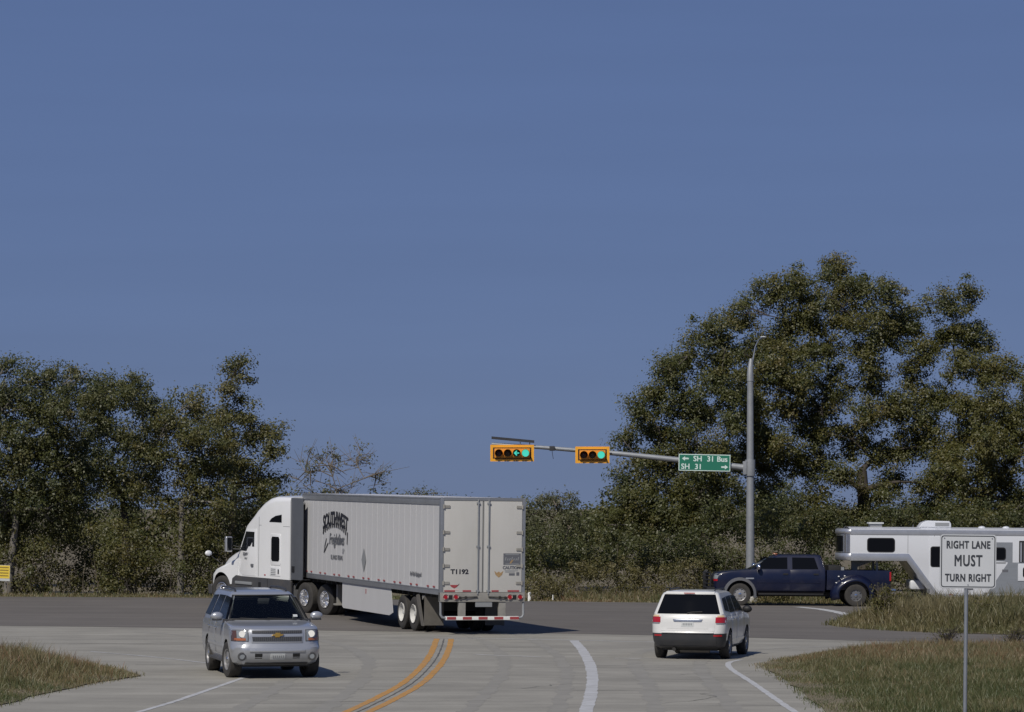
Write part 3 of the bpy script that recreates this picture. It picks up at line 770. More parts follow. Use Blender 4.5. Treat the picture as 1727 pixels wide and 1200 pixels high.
# ------------------------------------------------------------------ white crossover, going away
def white_suv():
    root = empty('crossover_vehicle', 'white crossover with dark rear window and red tail lamps turning away to the right', 'car')
    body = RingBody([
        (.26, -2.10, 2.15, .78, .3, .3, .12, .10), (.33, -2.30, 2.28, .88, .36, .34, .16, .14), (.48, -2.36, 2.36, .93, .38, .36, .18, .14), (.66, -2.375, 2.36, .945, .38, .34, .18, .14), (.70, -2.36, 2.34, .948, .38, .32, .18, .13),
        (.80, -2.33, 2.32, .95, .38, .28, .18, .12), (.92, -2.32, 2.28, .95, .38, .26, .18, .11), (1.02, -2.30, 2.16, .938, .38, .24, .2, .11), (1.08, -2.28, 1.9, .925, .38, .22, .2, .11), (1.12, -2.26, 1.45, .91, .36, .2, .2, .11), (1.145, -2.245, 1.2, .895, .3, .10, .2, .11),
        (1.60, -2.02, .30, .735, .2, .09, .14, .10), (1.665, -1.97, .12, .70, .2, .12, .12, .10), (1.70, -1.92, -.05, .63, .2, .2, .1, .1), (1.725, -1.8, -.3, .48, .2, .2, .08, .08)])
    sh = body.shell().build('body', M['suv_white'], root)
    cut(sh, [cutter((x, s * .87, .37), .42, .58) for x in (1.395, -1.395) for s in (1, -1)])
    sh.data.materials.append(M['bumper_black']); kk = len(sh.data.materials) - 1
    for pg in sh.data.polygons:
        if pg.center.z < .662 and pg.center.x < -1.82: pg.material_index = kk
    MB().box(-2.0, 2.0, -.70, .70, .22, .34).build('underbody', M['chassis'], root)
    MB().tube([(-2.25, .35, .26), (-1.9, .35, .27), (-1.7, .1, .27), (-1.0, .05, .27)], .05, 8).build('exhaust', M['chassis'], root)
    MB().cyl((-1.75, -.1, .27), .12, .75, 'y', 12).build('silencer', M['frame_grey'], root)
    # tailgate glass
    g = MB(); P = [[(body.end_x(y * (1 - .19 * t), z, False) - .012, y * (1 - .19 * t), z) for y in np.linspace(-.80, .80, 13)] for t, z in [(t, 1.15 + .48 * t) for t in np.linspace(0, 1, 6)]]
    g.slab(P, (.03, 0, 0)); rw = g.build('rear_window', M['glass_tint'], root)
    MB().tube([(body.end_x(y, z, False) - .03, y, z) for y, z in ((.02, 1.165), (-.10, 1.19), (-.36, 1.20))], .012, 6).build('wiper', M['black'], rw)
    sp = MB(); sp.slab([[(body.end_x(y, 1.66, False) - o, y, z) for y in np.linspace(-.62, .62, 9)] for o, z in ((.03, 1.655), (.0, 1.70), (-.2, 1.715))], (0, 0, -.03)); sp.build('roof_spoiler', M['suv_white'], root, bevel=.01)
    MB().box(-2.06, -2.03, -.14, .14, 1.655, 1.675).build('brake_lamp', M['red_lens'], root)
    # front glass
    g = MB(); P = [[(body.end_x(y * (1 - .12 * t), z) + .010, y * (1 - .12 * t), z) for y in np.linspace(-.78, .78, 11)] for t, z in [(t, 1.16 + .42 * t) for t in np.linspace(0, 1, 5)]]
    g.slab(P, (-.03, 0, 0)); g.build('windscreen', M['glass'], root)
    for s in (1, -1):
        for nm, pts in (('front_door_window', [(.98, 1.17), (.42, 1.56), (-.22, 1.585), (-.22, 1.17)]), ('rear_door_window', [(-.31, 1.17), (-.31, 1.585), (-1.02, 1.565), (-1.12, 1.17)]), ('quarter_window', [(-1.20, 1.18), (-1.12, 1.56), (-1.66, 1.53), (-1.84, 1.24)])):
            mb = MB(); body.side_poly(mb, pts, s, .008); mb.build(nm, M['glass_tint'], root)
        for nm, x0, x1 in (('front_door', .96, -.25), ('rear_door', -.29, -1.10)):
            mb = MB(); body.side_grid(mb, x0, x1, .42, 1.135, s, .007, nz=10); d = mb.build(nm, M['suv_white'], root, bevel=.006)
            MB().box(x1 + .05, x1 + .24, s * (body.W(1.0) + .01), s * (body.W(1.0) + .045), .985, 1.02).build('door_handle', M['chrome'], d, bevel=.008)
            mb = MB(); body.side_grid(mb, x0, x1, .42, .50, s, .016, nz=3); mb.build('door_sill', M['suv_white'], d)
        mm = MB(); mm.sphere((.86, s * 1.03, 1.20), (.08, .13, .095), 14, 9); mm.build('wing_mirror', M['black'], root)
        MB().box(.82, .90, s * .86, s * 1.0, 1.14, 1.18).build('mirror_arm', M['black'], root)
        tl = MB(); body.end_grid(tl, s * .70, s * .945, .93, 1.07, False, .014, .05, 8, 4); lamp = tl.build('tail_lamp', M['red_lens'], root)
        tl = MB(); body.end_grid(tl, s * .74, s * .90, 1.073, 1.115, False, .012, .04, 6, 3); tl.build('indicator', mat('indicator_pale', (.62, .46, .28), .25, coat=.5), lamp)
        tl = MB(); body.end_grid(tl, s * .72, s * .935, .895, .927, False, .010, .04, 6, 3); tl.build('reverse_lamp', M['clear_lens'], lamp)
        rf = MB(); body.end_grid(rf, s * .66, s * .86, .585, .63, False, .012, .02, 5, 2); rf.build('rear_reflector', M['red_lens'], root)
        MB().tube([(-.1, s*.58, 1.70), (-.2, s*.58, 1.755), (-1.5, s*.57, 1.755), (-1.62, s*.57, 1.70)], .018, 8).build('roof_rail', M['bumper_black'], root)
        hl = MB(); body.end_grid(hl, s * .55, s * .93, .74, .92, True, .008, .04, 7, 4); hl.build('headlamp', M['clear_lens'], root)
        for x in (1.395, -1.395):
            car_wheel('wheel', root, (x, s * .825, .37), s, .37, .24, .235, M['alloy'], 5)
    mb = MB(); body.end_grid(mb, -.72, .72, .36, .655, False, .012, .05, 21, 6); mb.build('lower_bumper', M['bumper_black'], root)
    mb = MB(); body.end_grid(mb, -.66, .66, .672, .70, False, .05, .10, 11, 2); mb.build('bumper_step', M['suv_white'], root, bevel=.01)
    mb = MB(); body.end_grid(mb, -.71, .71, .72, 1.125, False, .006, .03, 13, 8, trap=.04); tg = mb.build('tailgate', M['suv_white'], root, bevel=.006)
    mb = MB(); body.end_grid(mb, -.38, .38, .955, 1.015, False, .03, .03, 9, 3, trap=.08); mb.build('chrome_trim', mat('trim_silver', (.33, .36, .42), .25, .6), tg, bevel=.008)
    mb = MB(); body.end_grid(mb, -.47, .47, .775, .955, False, .012, .02, 9, 3, trap=-.12); mb.build('plate_recess', M['suv_white'], tg)
    mb = MB(); body.end_grid(mb, -.155, .155, .825, .95, False, .020, .015, 3, 3); pl = mb.build('licence_plate', M['plate'], tg)
    for k in range(6):
        mb = MB(); y = -.12 + k * .042; body.end_grid(mb, y, y + .024, .865, .915, False, .023, .006, 2, 2); mb.build('plate_mark', M['ink_soft'], pl) if False else mb.build('plate_mark', M['ink_soft'], tg)
    h = (math.sin(R(12.8)), math.cos(R(12.8)))
    return place(root, 4.91, 82.0, h, 1.4)
white_suv()
# ------------------------------------------------------------------ semi-trailer
def truck_tyre(mb, r, y0, y1, rim):
    h = (y1 - y0) / 2; c = (y0 + y1) / 2
    prof = [(rim*.97, y0 + h*.15), (rim*1.03, y0 + h*.05), (r*.80, y0 - h*.03), (r*.93, y0 + h*.03), (r*.985, y0 + h*.14)]
    for k in range(4):
        a = y0 + h*.18 + (2*h*.82) * k / 4; b = a + 2*h*.82/4
        prof += [(r, a + .012), (r, b - .012)] + ([(r*.982, b - .008), (r*.982, b + .008)] if k < 3 else [])
    prof += [(r*.985, y1 - h*.14), (r*.93, y1 - h*.03), (r*.80, y1 + h*.03), (rim*1.03, y1 - h*.05), (rim*.97, y1 - h*.15)]
    return mb.lathe(prof, 44)

def dual_wheel(parent, c, side, rim_mat, r=.52, steer=False, turn=0.0):
    """outer wheel of a dual (or a single steer wheel) with deep dish, hand holes and hub"""
    rim = .292; out = .16
    o = MB()
    if steer:   # convex disc
        o.lathe([(rim, out*.95), (rim*.95, out*1.0), (rim*.90, out*.6), (rim*.80, out*.55), (rim*.70, out*.95), (rim*.52, out*1.25), (rim*.50, out*1.1), (.001, out*1.1)], 36)
    else:       # dish
        o.lathe([(rim, out*.98), (rim*.96, out*1.02), (rim*.90, out*.6), (rim*.86, -.02), (rim*.62, -.06), (rim*.55, -.03), (.001, -.03)], 36)
    w = o.build('wheel', rim_mat, parent)
    t = MB(); truck_tyre(t, r, -.14, .14, rim)
    if not steer: truck_tyre(t, r, -.48, -.20, rim)
    t.build('tyre', M['rubber'], w)
    hb = MB(); y = out*1.1 if steer else -.03
    hb.lathe([(rim*.40, y), (rim*.38, y + .06), (rim*.26, y + .09), (rim*.24, y + .13), (.001, y + .14)], 20)
    hb.build('hub', M['polished'] if steer else M['rim_white'] if rim_mat is M['rim_white'] else M['polished'], w)
    nb = MB(); hh = MB()
    for k in range(10):
        a = 2*math.pi*k/10
        if k % 2 == 0:
            rr = rim*.74
            yy = out*.80 if steer else -.035
            hh.sphere((rr*math.cos(a), yy, rr*math.sin(a)), (.032, .022, .032), 8, 6)
        nb.cyl((rim*.47*math.cos(a), y + .02, rim*.47*math.sin(a)), .013, .05, 'y', 6)
    hh.build('hand_hole', M['black'], w); nb.build('wheel_nut', M['chrome'], w)
    w.location = c; w.rotation_euler = (0, 0, turn if side > 0 else math.pi + turn)
    return w

def semi_trailer():
    root = empty('semi_trailer', 'long white box semi trailer with black lettering behind the white tractor', 'trailer')
    L, W, Z0, Z1 = 16.15, 1.30, 1.20, 4.08
    # local origin: rear end on the ground, x forward
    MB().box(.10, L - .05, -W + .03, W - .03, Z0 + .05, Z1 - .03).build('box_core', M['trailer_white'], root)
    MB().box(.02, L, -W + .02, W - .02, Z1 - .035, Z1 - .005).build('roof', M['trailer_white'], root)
    # side panels, each between posts, with a standing rib at its edge
    n = 26; pw = (L - .35) / n
    pm = MB().box(.012, pw - .012, 0, .020, Z0 + .165, Z1 - .215)
    pm.box(-.020, .020, .0, .024, Z0 + .165, Z1 - .215)
    pme = pm.mesh('panel', bevel=.004, seg=1); pme.materials.append(M['trailer_white'])
    for s in (1, -1):
        for k in range(n):
            p = link(bpy.data.objects.new('panel', pme), root)
            p.location = (.20 + k*pw + (pw if s < 0 else 0), s*(W - .03), 0); p.rotation_euler = (0, 0, 0 if s > 0 else math.pi)
        tr = MB().box(.0, L, s*(W - .04), s*(W + .012), Z1 - .215, Z1); tr.box(0, L, s*(W + .012), s*(W + .02), Z1 - .05, Z1 - .01)
        tr.build('top_rail', M['rail_grey'], root, bevel=.01)
        br = MB().box(.0, L, s*(W - .04), s*(W + .016), Z0, Z0 + .165); br.box(0, L, s*(W + .016), s*(W + .024), Z0 + .14, Z0 + .165)
        br.build('bottom_rail', M['rail_grey'], root, bevel=.008)
        x = .55
        while x < L - .4:
            MB().box(x, x + .20, s*(W + .005), s*(W + .012), Z0 + .205, Z0 + .25).build('red_reflector', M['red_reflector'], root)
            MB().box(x + .62, x + .82, s*(W + .005), s*(W + .012), Z0 + .205, Z0 + .25).build('red_reflector', M['red_reflector'], root)
            x += 1.78
        MB().box(L - .02, L + .06, s*(W - .09), s*(W + .012), Z0, Z1 - .02).build('corner_post', M['rail_grey'], root, bevel=.015)
        # skirt with raked front and back edge
        sk = MB().prism([(5.35, Z0 + .01), (4.75 + .35, .46), (5.5, .36), (10.9, .36), (11.05, .42), (11.05, Z0 + .01)], s*(W - .05), s*(W - .035), 'y')
        sk.build('side_skirt', M['trailer_white'], root)
        MB().box(8.15, 8.23, s*(W - .034), s*(W - .03), .93, 1.08).build('skirt_marker', M['red_reflector'], root)
        # landing leg
        lg = MB().box(12.9, 13.05, s*.75, s*.92, .42, Z0); lg.box(12.82, 13.13, s*.68, s*1.0, .36, .42); lg.build('landing_leg', M['frame_grey'], root, bevel=.01)
        # mud flap hung from a bracket behind the rear axle
        mf = MB().box(1.72, 1.735, s*.66, s*1.27, .22, 1.10); fl = mf.build('mud_flap', M['mudflap'], root)
        ff = MB().prism([(1.745, 1.12), (2.05, 1.12), (2.05, .98)], s*1.20, s*1.24, 'y'); ff.build('flap_bracket', M['frame_grey'], root)
        # air fairing wing beside the rear wheels (grey panel seen behind the tyres)
        MB().prism([(2.28, 1.16), (1.75, .20), (2.02, .20), (2.60, 1.10)], s*1.255, s*1.27, 'y').build('wheel_flap', M['mudflap'], root)
        for xx in (2.95, 4.20):
            dual_wheel(root, (xx, s*1.10, .52), s, M['rim_white'])
    MB().box(.2, L, -.55, -.42, .98, Z0 + .03).box(.2, L, .42, .55, .98, Z0 + .03).build('chassis_rail', M['chassis'], root)
    cm = MB()
    for x in np.arange(.5, L, .6): cm.box(x, x + .06, -1.24, 1.24, 1.09, Z0 + .02)
    cm.build('cross_member', M['chassis'], root)
    MB().box(2.4, 4.8, -.62, .62, .62, .98).build('bogie', M['chassis'], root)
    for xx in (2.95, 4.20): MB().tube([(xx, -1.0, .52), (xx, 1.0, .52)], .07, 10).build('axle', M['chassis'], root)
    # nose wall
    MB().box(L, L + .03, -W + .06, W - .06, Z0 + .02, Z1 - .04).build('front_wall', M['trailer_white'], root)
    # ---- rear frame and doors (rear face looks towards -x)
    fr = MB().box(-.03, .14, -W - .02, -W + .075, Z0 - .19, Z1).box(-.03, .14, W - .075, W + .02, Z0 - .19, Z1)
    fr.box(-.03, .14, -W + .075, W - .075, Z1 - .085, Z1).build('rear_frame', M['rail_grey'], root, bevel=.006)
    MB().box(-.045, .14, -W - .02, W + .02, Z0 - .20, Z0 + .075).build('rear_sill', M['frame_grey'], root, bevel=.006)
    for s in (1, -1):
        d = MB().box(-.025, .06, s*.012, s*(W - .085), Z0 + .085, Z1 - .095).build('door', M['door_white'], root, bevel=.008)
        for q, z in enumerate((1.52, 2.03, 2.52, 3.02, 3.78)):
            hg = MB().box(-.05, -.022, s*(W - .26), s*(W - .085), z, z + .075).cyl((-.045, s*(W - .075), z + .037), .028, .12, 'z', 8)
            hg.build('hinge', M['frame_grey'], d)
        rod = MB().tube([(-.055, s*.165, Z0 + .02), (-.055, s*.165, Z1 - .04)], .021, 8)
        for z in (1.30, 2.62, 3.9): rod.box(-.07, -.022, s*.165 - .05, s*.165 + .05, z, z + .05)
        rod.build('lock_rod', M['galvanised'], d)
        MB().box(-.028, -.02, s*.013, s*.028, Z0 + .09, Z1 - .10).build('door_seal', M['ink_soft'], d)
        hd = MB().tube([(-.07, s*.17, 1.15), (-.085, s*.45, 1.14), (-.085, s*.72, 1.13)], .018, 6).box(-.09, -.04, s*.5, s*.56, 1.09, 1.17).box(-.09, -.04, s*.68, s*.74, 1.08, 1.16)
        hd.build('door_handle', M['chassis'], d)
        for q, y in enumerate((W - .14, W - .46)):
            lr = MB().lathe([(.085, 0), (.085, .03), (.058, .035), (.001, .03)], 20, (-.08, s*y, Z0 - .06), 'x')
            ring_ = lr.build('tail_lamp', M['lens_ring'], root)
            MB().cyl((-.085, s*y, Z0 - .06), .056, .03, 'x', 16).build('lamp_lens', M['red_lens'], ring_)
        MB().box(-.055, -.044, s*(W - .36), s*(W - .25), Z0 - .13, Z0 + .0).build('lamp_recess', M['black'], root)
        # conspicuity tape along the door foot
        for y0, y1 in ((.78, 1.14), (.28, .50)) if s < 0 else ((.86, 1.19), (.36, .62)):
            MB().box(-.033, -.026, s*y0, s*y1, Z0 + .10, Z0 + .145).build('red_reflector', M['red_reflector'], d)
        ug = MB().tube([(.02, s*(W - .01), Z0 - .19), (0, s*(W - .01), .62), (-.01, s*(W - .06), .54), (-.01, s*(W - .16), .52)], .035, 8).build('guard_end', M['galvanised'], root)
        MB().box(-.02, .10, s*.52, s*.73, .52, Z0 - .19).build('guard_post', M['frame_grey'], root, bevel=.008)
    MB().box(-.045, .06, -W + .16, W - .16, .46, .57).build('underride_bar', M['white_reflector'], root, bevel=.006)
    for k in range(5):
        y = W - .20 - k*.49
        MB().box(-.051, -.045, y - .28, y, .475, .555).build('red_reflector', M['red_reflector'], root)
    MB().box(-.03, -.02, -.30, .22, Z0 - .35, Z0 - .205).build('licence_plate', M['ink_soft'], root)
    # ---- lettering. Left side faces +y: reading direction is -x (towards the rear)
    yl_ = W + .0085
    def arch(x, y):
        return x, y - .20 * (x / .95) ** 2 + .06
    lettering('logo_lettering', 'SOUTHWEST', .62, M['ink'], root, (11.9, yl_, 3.26), (-1, 0, 0), (0, 0, 1), offset=.018, shear=.12, sx=.66 * 1.0, spacing=.95, warp=lambda x, y: (x*1.34, y*1.0 - .16*(x/1.1)**2))
    # second, broken row under the name, like a cast shadow of the letters
    for k in range(13):
        x = -1.45 + k*.235; dz = -.14*(x/1.1)**2 * 1.0
        h = .20 + .06*math.sin(k*2.3)
        MB().prism([(12.0 - x, 2.98 + dz), (12.0 - x - .11, 2.98 + dz), (12.0 - x - .15, 2.98 + dz + h), (12.0 - x - .05, 2.98 + dz + h)], yl_ - .002, yl_ + .002, 'y').build('logo_stroke', M['ink'], root)
    MB().prism([(10.42, 2.45), (10.36, 2.45), (10.32, 2.85), (10.40, 2.85)], yl_ - .002, yl_ + .002, 'y').build('logo_stroke', M['ink'], root)
    lettering('logo_lettering', 'Freightlines', .52, M['ink_grey'], root, (11.7, yl_, 2.58), (-1, 0, 0), (0, 0, 1), offset=.006, shear=.35, sx=.78)
    MB().tube([(12.95, yl_, 2.60), (13.15, yl_, 2.35), (13.25, yl_, 2.12), (13.0, yl_, 2.28), (12.75, yl_, 2.45)], .018, 4).build('logo_stroke', M['ink_grey'], root)
    lettering('logo_lettering', 'LP', .22, M['ink_soft'], root, (10.85, yl_, 2.22), (-1, 0, 0), (0, 0, 1), sx=1.2)
    lettering('logo_lettering', 'EL PASO TEXAS', .20, M['ink_grey'], root, (11.65, yl_, 1.99), (-1, 0, 0), (0, 0, 1), offset=.004, sx=1.05)
    lettering('small_lettering', 'Air Ride Equipped', .17, M['ink_grey'], root, (2.55, yl_, 1.74), (-1, 0, 0), (0, 0, 1), offset=.005, sx=.95)
    lettering('unit_number', 'T1192', .12, M['ink_grey'], root, (L - .30, yl_, 1.95), (0, 0, 1), (1, 0, 0), sx=1.2)
    MB().prism([(8.35, 1.62), (8.08, 2.00), (8.35, 2.38), (8.62, 2.00)], yl_ - .002, yl_ + .002, 'y').build('diamond_placard', M['ink_soft'], root)
    # rear: faces -x, reading direction is -y
    lettering('unit_number', 'T1192', .19, M['ink'], root, (-.027, .72, 1.885), (0, -1, 0), (0, 0, 1), offset=.008, sx=1.12)
    stk = MB().box(-.031, -.025, -1.18, -.64, 2.10, 2.44).build('sticker', M['ink_grey'], root)
    for k in range(7):      # white script too small to read: slanted strokes
        y = -.68 - k*.066; h_ = (.10, .06, .07, .10, .06, .06, .10)[k]
        MB().prism([(y, 2.23), (y - .034, 2.23), (y - .056, 2.23 + h_), (y - .026, 2.23 + h_)], -.034, -.031, 'x').build('sticker_stroke', M['ink_soft'], stk)
    for z in (2.405, 2.125): MB().box(-.033, -.031, -1.12, -.70, z - .012, z + .012).build('sticker_stripe', M['ink_soft'], stk)
    MB().prism([(-.83, 2.14), (-.88, 2.14), (-.96, 2.25), (-.90, 2.25)], -.034, -.031, 'x').build('sticker_stroke', M['gold_sticker'], stk)
    lettering('caution_lettering', 'CAUTION', .125, M['ink_grey'], root, (-.027, -.90, 2.01), (0, -1, 0), (0, 0, 1), offset=.008, sx=.98)
    for y0, y1, z in ((-1.10, -.68, 1.925), (-1.0, -.70, 1.885)): MB().box(-.029, -.025, y0, y1, z - .012, z + .012).build('caution_line', M['ink_soft'], root)
    MB().box(-.029, -.025, -1.00, -.82, 1.78, 1.85).build('caution_box', M['ink_grey'], root)
    MB().box(-.029, -.025, -1.14, -1.05, 1.78, 1.88).build('caution_box', M['ink_grey'], root)
    MB().prism([(-.36, 1.92), (-.44, 1.86), (-.50, 1.90), (-.56, 1.86), (-.64, 1.92), (-.60, 1.80), (-.50, 1.72), (-.40, 1.80)], -.030, -.025, 'x').build('winged_emblem', M['gold_sticker'], root)
    MB().prism([(1.02, 1.50), (.74, 1.50), (.72, 1.54), (.80, 1.44), (.88, 1.40), (.97, 1.44)], -.030, -.025, 'x').build('maker_mark', M['red_reflector'], root)
    MB().box(-.030, -.025, .74, 1.00, 1.345, 1.37).build('maker_mark', M['lens_ring'], root)
    a = R(18.4); h = Vector((-math.sin(a), math.cos(a))); lft = Vector((-math.cos(a), -math.sin(a)))
    rl = Vector((-2.15, 93.9))                      # rear left corner
    c = rl - lft * (W + .02)
    place(root, c.x + h.x*8, c.y + h.y*8, (h.x, h.y), 6.0)
    root.matrix_world = root.matrix_world @ Matrix.Translation((-8, 0, 0))
    return root
semi_trailer()

# ------------------------------------------------------------------ tractor unit
def section(x, wb, wt, z0, z1, rt, n=6, crown=.03):
    """half cross-section, y>=0, from bottom centre up to top centre"""
    pts = [(x, 0, z0), (x, wb, z0)]
    for t in np.linspace(0, 1, 5)[1:]:
        z = z0 + (z1 - rt - z0) * t; pts.append((x, wb + (wt - wb) * t, z))
    for t in np.linspace(0, math.pi/2, n)[1:]:
        pts.append((x, wt - rt + rt*math.cos(t), z1 - rt + rt*math.sin(t)))
    for t in (.66, .33, 0):
        pts.append((x, (wt - rt)*t, z1 + crown*(1 - t*t)))
    return pts
def xloft(stations):
    mb = MB(); P = []
    for st in stations:
        h = section(*st); P.append(h + [(x, -y, z) for x, y, z in h[-2:0:-1]])
    n = len(P[0]); vs = [p for r in P for p in r]
    fs = [(i*n+j, i*n+(j+1) % n, (i+1)*n+(j+1) % n, (i+1)*n+j) for i in range(len(P)-1) for j in range(n)]
    fs += [tuple(range(n)), tuple(range((len(P)-1)*n, len(P)*n))]
    return mb.add(vs, fs)

def tractor():
    root = empty('truck_tractor', 'white highway tractor with sleeper cab turning left ahead of its long trailer', 'truck')
    # cab and sleeper: x measured from the middle of the drive tandem
    cabst = [(1.60, 1.21, 1.21, 1.08, 3.92, .16), (2.60, 1.21, 1.21, 1.08, 3.93, .20), (3.10, 1.21, 1.20, 1.08, 3.87, .26), (3.50, 1.20, 1.19, 1.08, 3.74, .30), (3.90, 1.19, 1.17, 1.08, 3.54, .32), (4.25, 1.18, 1.14, 1.08, 3.30, .30), (4.56, 1.17, 1.11, 1.08, 3.06, .20),
             (4.74, 1.16, 1.09, 1.08, 2.92, .14), (5.02, 1.15, 1.07, 1.08, 2.48, .12), (5.30, 1.14, 1.05, 1.08, 2.08, .12)]
    xloft(cabst).build('cab', M['truck_white'], root, angle=28)
    zt = lambda x: float(np.interp(x, [s[0] for s in cabst], [s[4] for s in cabst]))
    wtp = lambda x: float(np.interp(x, [s[0] for s in cabst], [s[2] for s in cabst]))
    def side_y(x, z):
        wb = float(np.interp(x, [s[0] for s in cabst], [s[1] for s in cabst])); rt = float(np.interp(x, [s[0] for s in cabst], [s[5] for s in cabst]))
        return wb + (wtp(x) - wb) * min(1, max(0, (z - 1.08) / (zt(x) - rt - 1.08)))
    def patch(mb, pts, s, off=.008, th=.03):
        n = len(pts); a = [(x, s*(side_y(x, z) + off), z) for x, z in pts]; b = [(x, s*(side_y(x, z) + off - th), z) for x, z in pts]
        return mb.add(a + b, [tuple(range(n)), tuple(range(n, 2*n))[::-1]] + [(i, (i+1) % n, n+(i+1) % n, n+i) for i in range(n)])
    # windscreen wraps the front slope
    P = []
    for x in np.linspace(4.78, 5.12, 5):
        w = wtp(x) - .06; z = zt(x) + .03
        P.append([(x + .03 - .10*(abs(y)/w)**2 * 1.0, y, z + .015 - .10*(abs(y)/w)**3) for y in np.linspace(-w*.93, w*.93, 11)])
    MB().slab(P, (-.03, 0, -.03)).build('windscreen', M['glass'], root)
    # hood, nose
    def hood_section(x, wb, wt, z0, zs, z1, rt):
        pts = [(x, 0, z0), (x, wb*.6, z0), (x, wb, z0 + .02), (x, wb, (z0 + zs)/2), (x, wb, zs), (x, wb - .05, zs + .08), (x, (wb + wt)/2 - .02, zs + .13), (x, wt + .06, zs + .17), (x, wt, max(zs + .2, z1 - rt))]
        for t in np.linspace(0, math.pi/2, 5)[1:]: pts.append((x, wt - rt + rt*math.cos(t), max(zs + .2, z1 - rt) + (z1 - max(zs + .2, z1 - rt))*math.sin(t)))
        return pts + [(x, (wt - rt)*.5, z1 + .02), (x, 0, z1 + .03)]
    hst = [(5.24, 1.17, .96, .75, 1.62, 2.05, .22), (5.6, 1.18, .90, .75, 1.52, 1.99, .24), (6.0, 1.21, .84, .74, 1.38, 1.91, .26), (6.35, 1.225, .79, .72, 1.28, 1.82, .26), (6.7, 1.21, .74, .70, 1.18, 1.70, .26), (6.95, 1.16, .70, .68, 1.06, 1.56, .26), (7.15, 1.06, .64, .68, .95, 1.40, .2), (7.33, .88, .55, .68, .86, 1.20, .15), (7.45, .62, .42, .70, .80, 1.02, .02)]
    P = []
    for h_ in hst:
        q = hood_section(*h_); P.append(q + [(x, -y, z) for x, y, z in q[-2:0:-1]])
    nn = len(P[0]); hm_ = MB().add([p for r in P for p in r], [(i*nn+j, i*nn+(j+1) % nn, (i+1)*nn+(j+1) % nn, (i+1)*nn+j) for i in range(len(P)-1) for j in range(nn)] + [tuple(range(nn)), tuple(range((len(P)-1)*nn, len(P)*nn))])
    cut(hm_.build('hood', M['truck_white'], root), [cutter((6.30, s*1.10, .54), .63, .95) for s in (1, -1)])
    MB().hexa([(7.30, -.42, .78), (7.60, -.36, .78), (7.60, .36, .78), (7.30, .42, .78)], [(7.10, -.38, 1.42), (7.42, -.32, 1.36), (7.42, .32, 1.36), (7.10, .38, 1.42)]).build('grille', M['chrome'], root, bevel=.03)
    for s in (1, -1):
        MB().hexa([(7.0, s*.60, .78), (7.36, s*.60, .78), (7.13, s*1.09, .80), (6.97, s*1.17, .82)], [(6.9, s*.60, 1.06), (7.24, s*.60, 1.04), (7.06, s*1.04, 1.0), (6.93, s*1.10, 1.02)]).build('headlamp', M['clear_lens'], root, bevel=.06, seg=3)
        MB().hexa([(6.85, s*.0, .34), (7.62, s*.0, .34), (7.22, s*1.21, .36), (6.95, s*1.23, .36)], [(6.85, s*.0, .70), (7.66, s*.0, .70), (7.24, s*1.22, .69), (6.95, s*1.24, .69)]).build('bumper', M['grey_plastic'], root, bevel=.04, seg=3)
        # door, window, sleeper window, roof window, seams
        mb = MB(); patch(mb, [(5.22, 1.28), (5.22, 2.0), (4.98, 2.36), (4.74, 2.74), (3.92, 2.76), (3.92, 1.12), (4.9, 1.12)], s, .012); dr = mb.build('door', M['truck_white'], root, bevel=.012)
        mb = MB(); patch(mb, [(5.14, 1.98), (5.10, 2.08), (4.74, 2.66), (4.05, 2.66), (4.05, 2.14), (4.50, 2.14), (4.66, 1.97)], s, .020); mb.build('door_window', M['glass'], dr)
        MB().box(4.08, 4.24, s*1.175, s*1.225, 1.44, 1.54).build('door_handle', M['ink_grey'], dr, bevel=.015)
        lettering('door_lettering', 'SOUTHWEST', .15, M['ink_grey'], dr, (4.55, s*(side_y(4.55, 1.83) + .017), 1.86), (-s, 0, 0), (0, 0, 1), sx=.72, shear=.2, offset=.004, depth=.01)
        lettering('door_lettering', 'Freightlines', .13, M['ink_soft'], dr, (4.55, s*(side_y(4.55, 1.72) + .017), 1.72), (-s, 0, 0), (0, 0, 1), sx=.7, shear=.35, depth=.01)
        mb = MB(); patch(mb, [(2.90, 1.62), (2.90, 2.58), (2.86, 2.64), (2.24, 2.64), (2.20, 2.58), (2.20, 1.62), (2.26, 1.55), (2.84, 1.55)], s, .012); fr = mb.build('sleeper_window_frame', M['truck_white'], root, bevel=.01)
        mb = MB(); patch(mb, [(2.82, 1.76), (2.82, 2.46), (2.76, 2.54), (2.34, 2.54), (2.28, 2.46), (2.28, 1.76), (2.34, 1.69), (2.76, 1.69)], s, .020); mb.build('sleeper_window', M['glass_tint'], fr)
        mb = MB(); patch(mb, [(2.98, 3.06), (2.85, 3.16), (2.55, 3.26), (2.16, 3.31), (2.16, 3.04), (2.98, 3.04)], s, .012); mb.build('roof_window', M['glass_tint'], root)
        mb = MB(); patch(mb, [(2.92, 1.18), (2.92, 1.50), (2.22, 1.50), (2.22, 1.18)], s, .012); lk = mb.build('locker_door', M['truck_white'], root, bevel=.008)
        for q in range(4): MB().box(2.52 + .0, 2.84, s*1.222, s*1.228, 1.215 + q*.062, 1.245 + q*.062).build('locker_text', M['ink_soft'], lk)
        MB().box(2.30, 2.37, s*1.222, s*1.232, 1.26, 1.42).build('locker_latch', M['ink'], lk)
        mb = MB(); patch(mb, [(3.74, 1.12), (3.74, 3.2), (3.72, 3.2), (3.72, 1.12)], s, .006, .02); mb.build('panel_seam', M['ink_soft'], root)
        mb = MB(); patch(mb, [(3.72, 2.90), (3.72, 2.915), (1.62, 2.915), (1.62, 2.90)], s, .006, .02); mb.build('panel_seam', M['ink_soft'], root)
        MB().box(3.22, 3.30, s*1.20, s*1.222, 1.17, 1.21).build('side_marker', M['red_lens'], root)
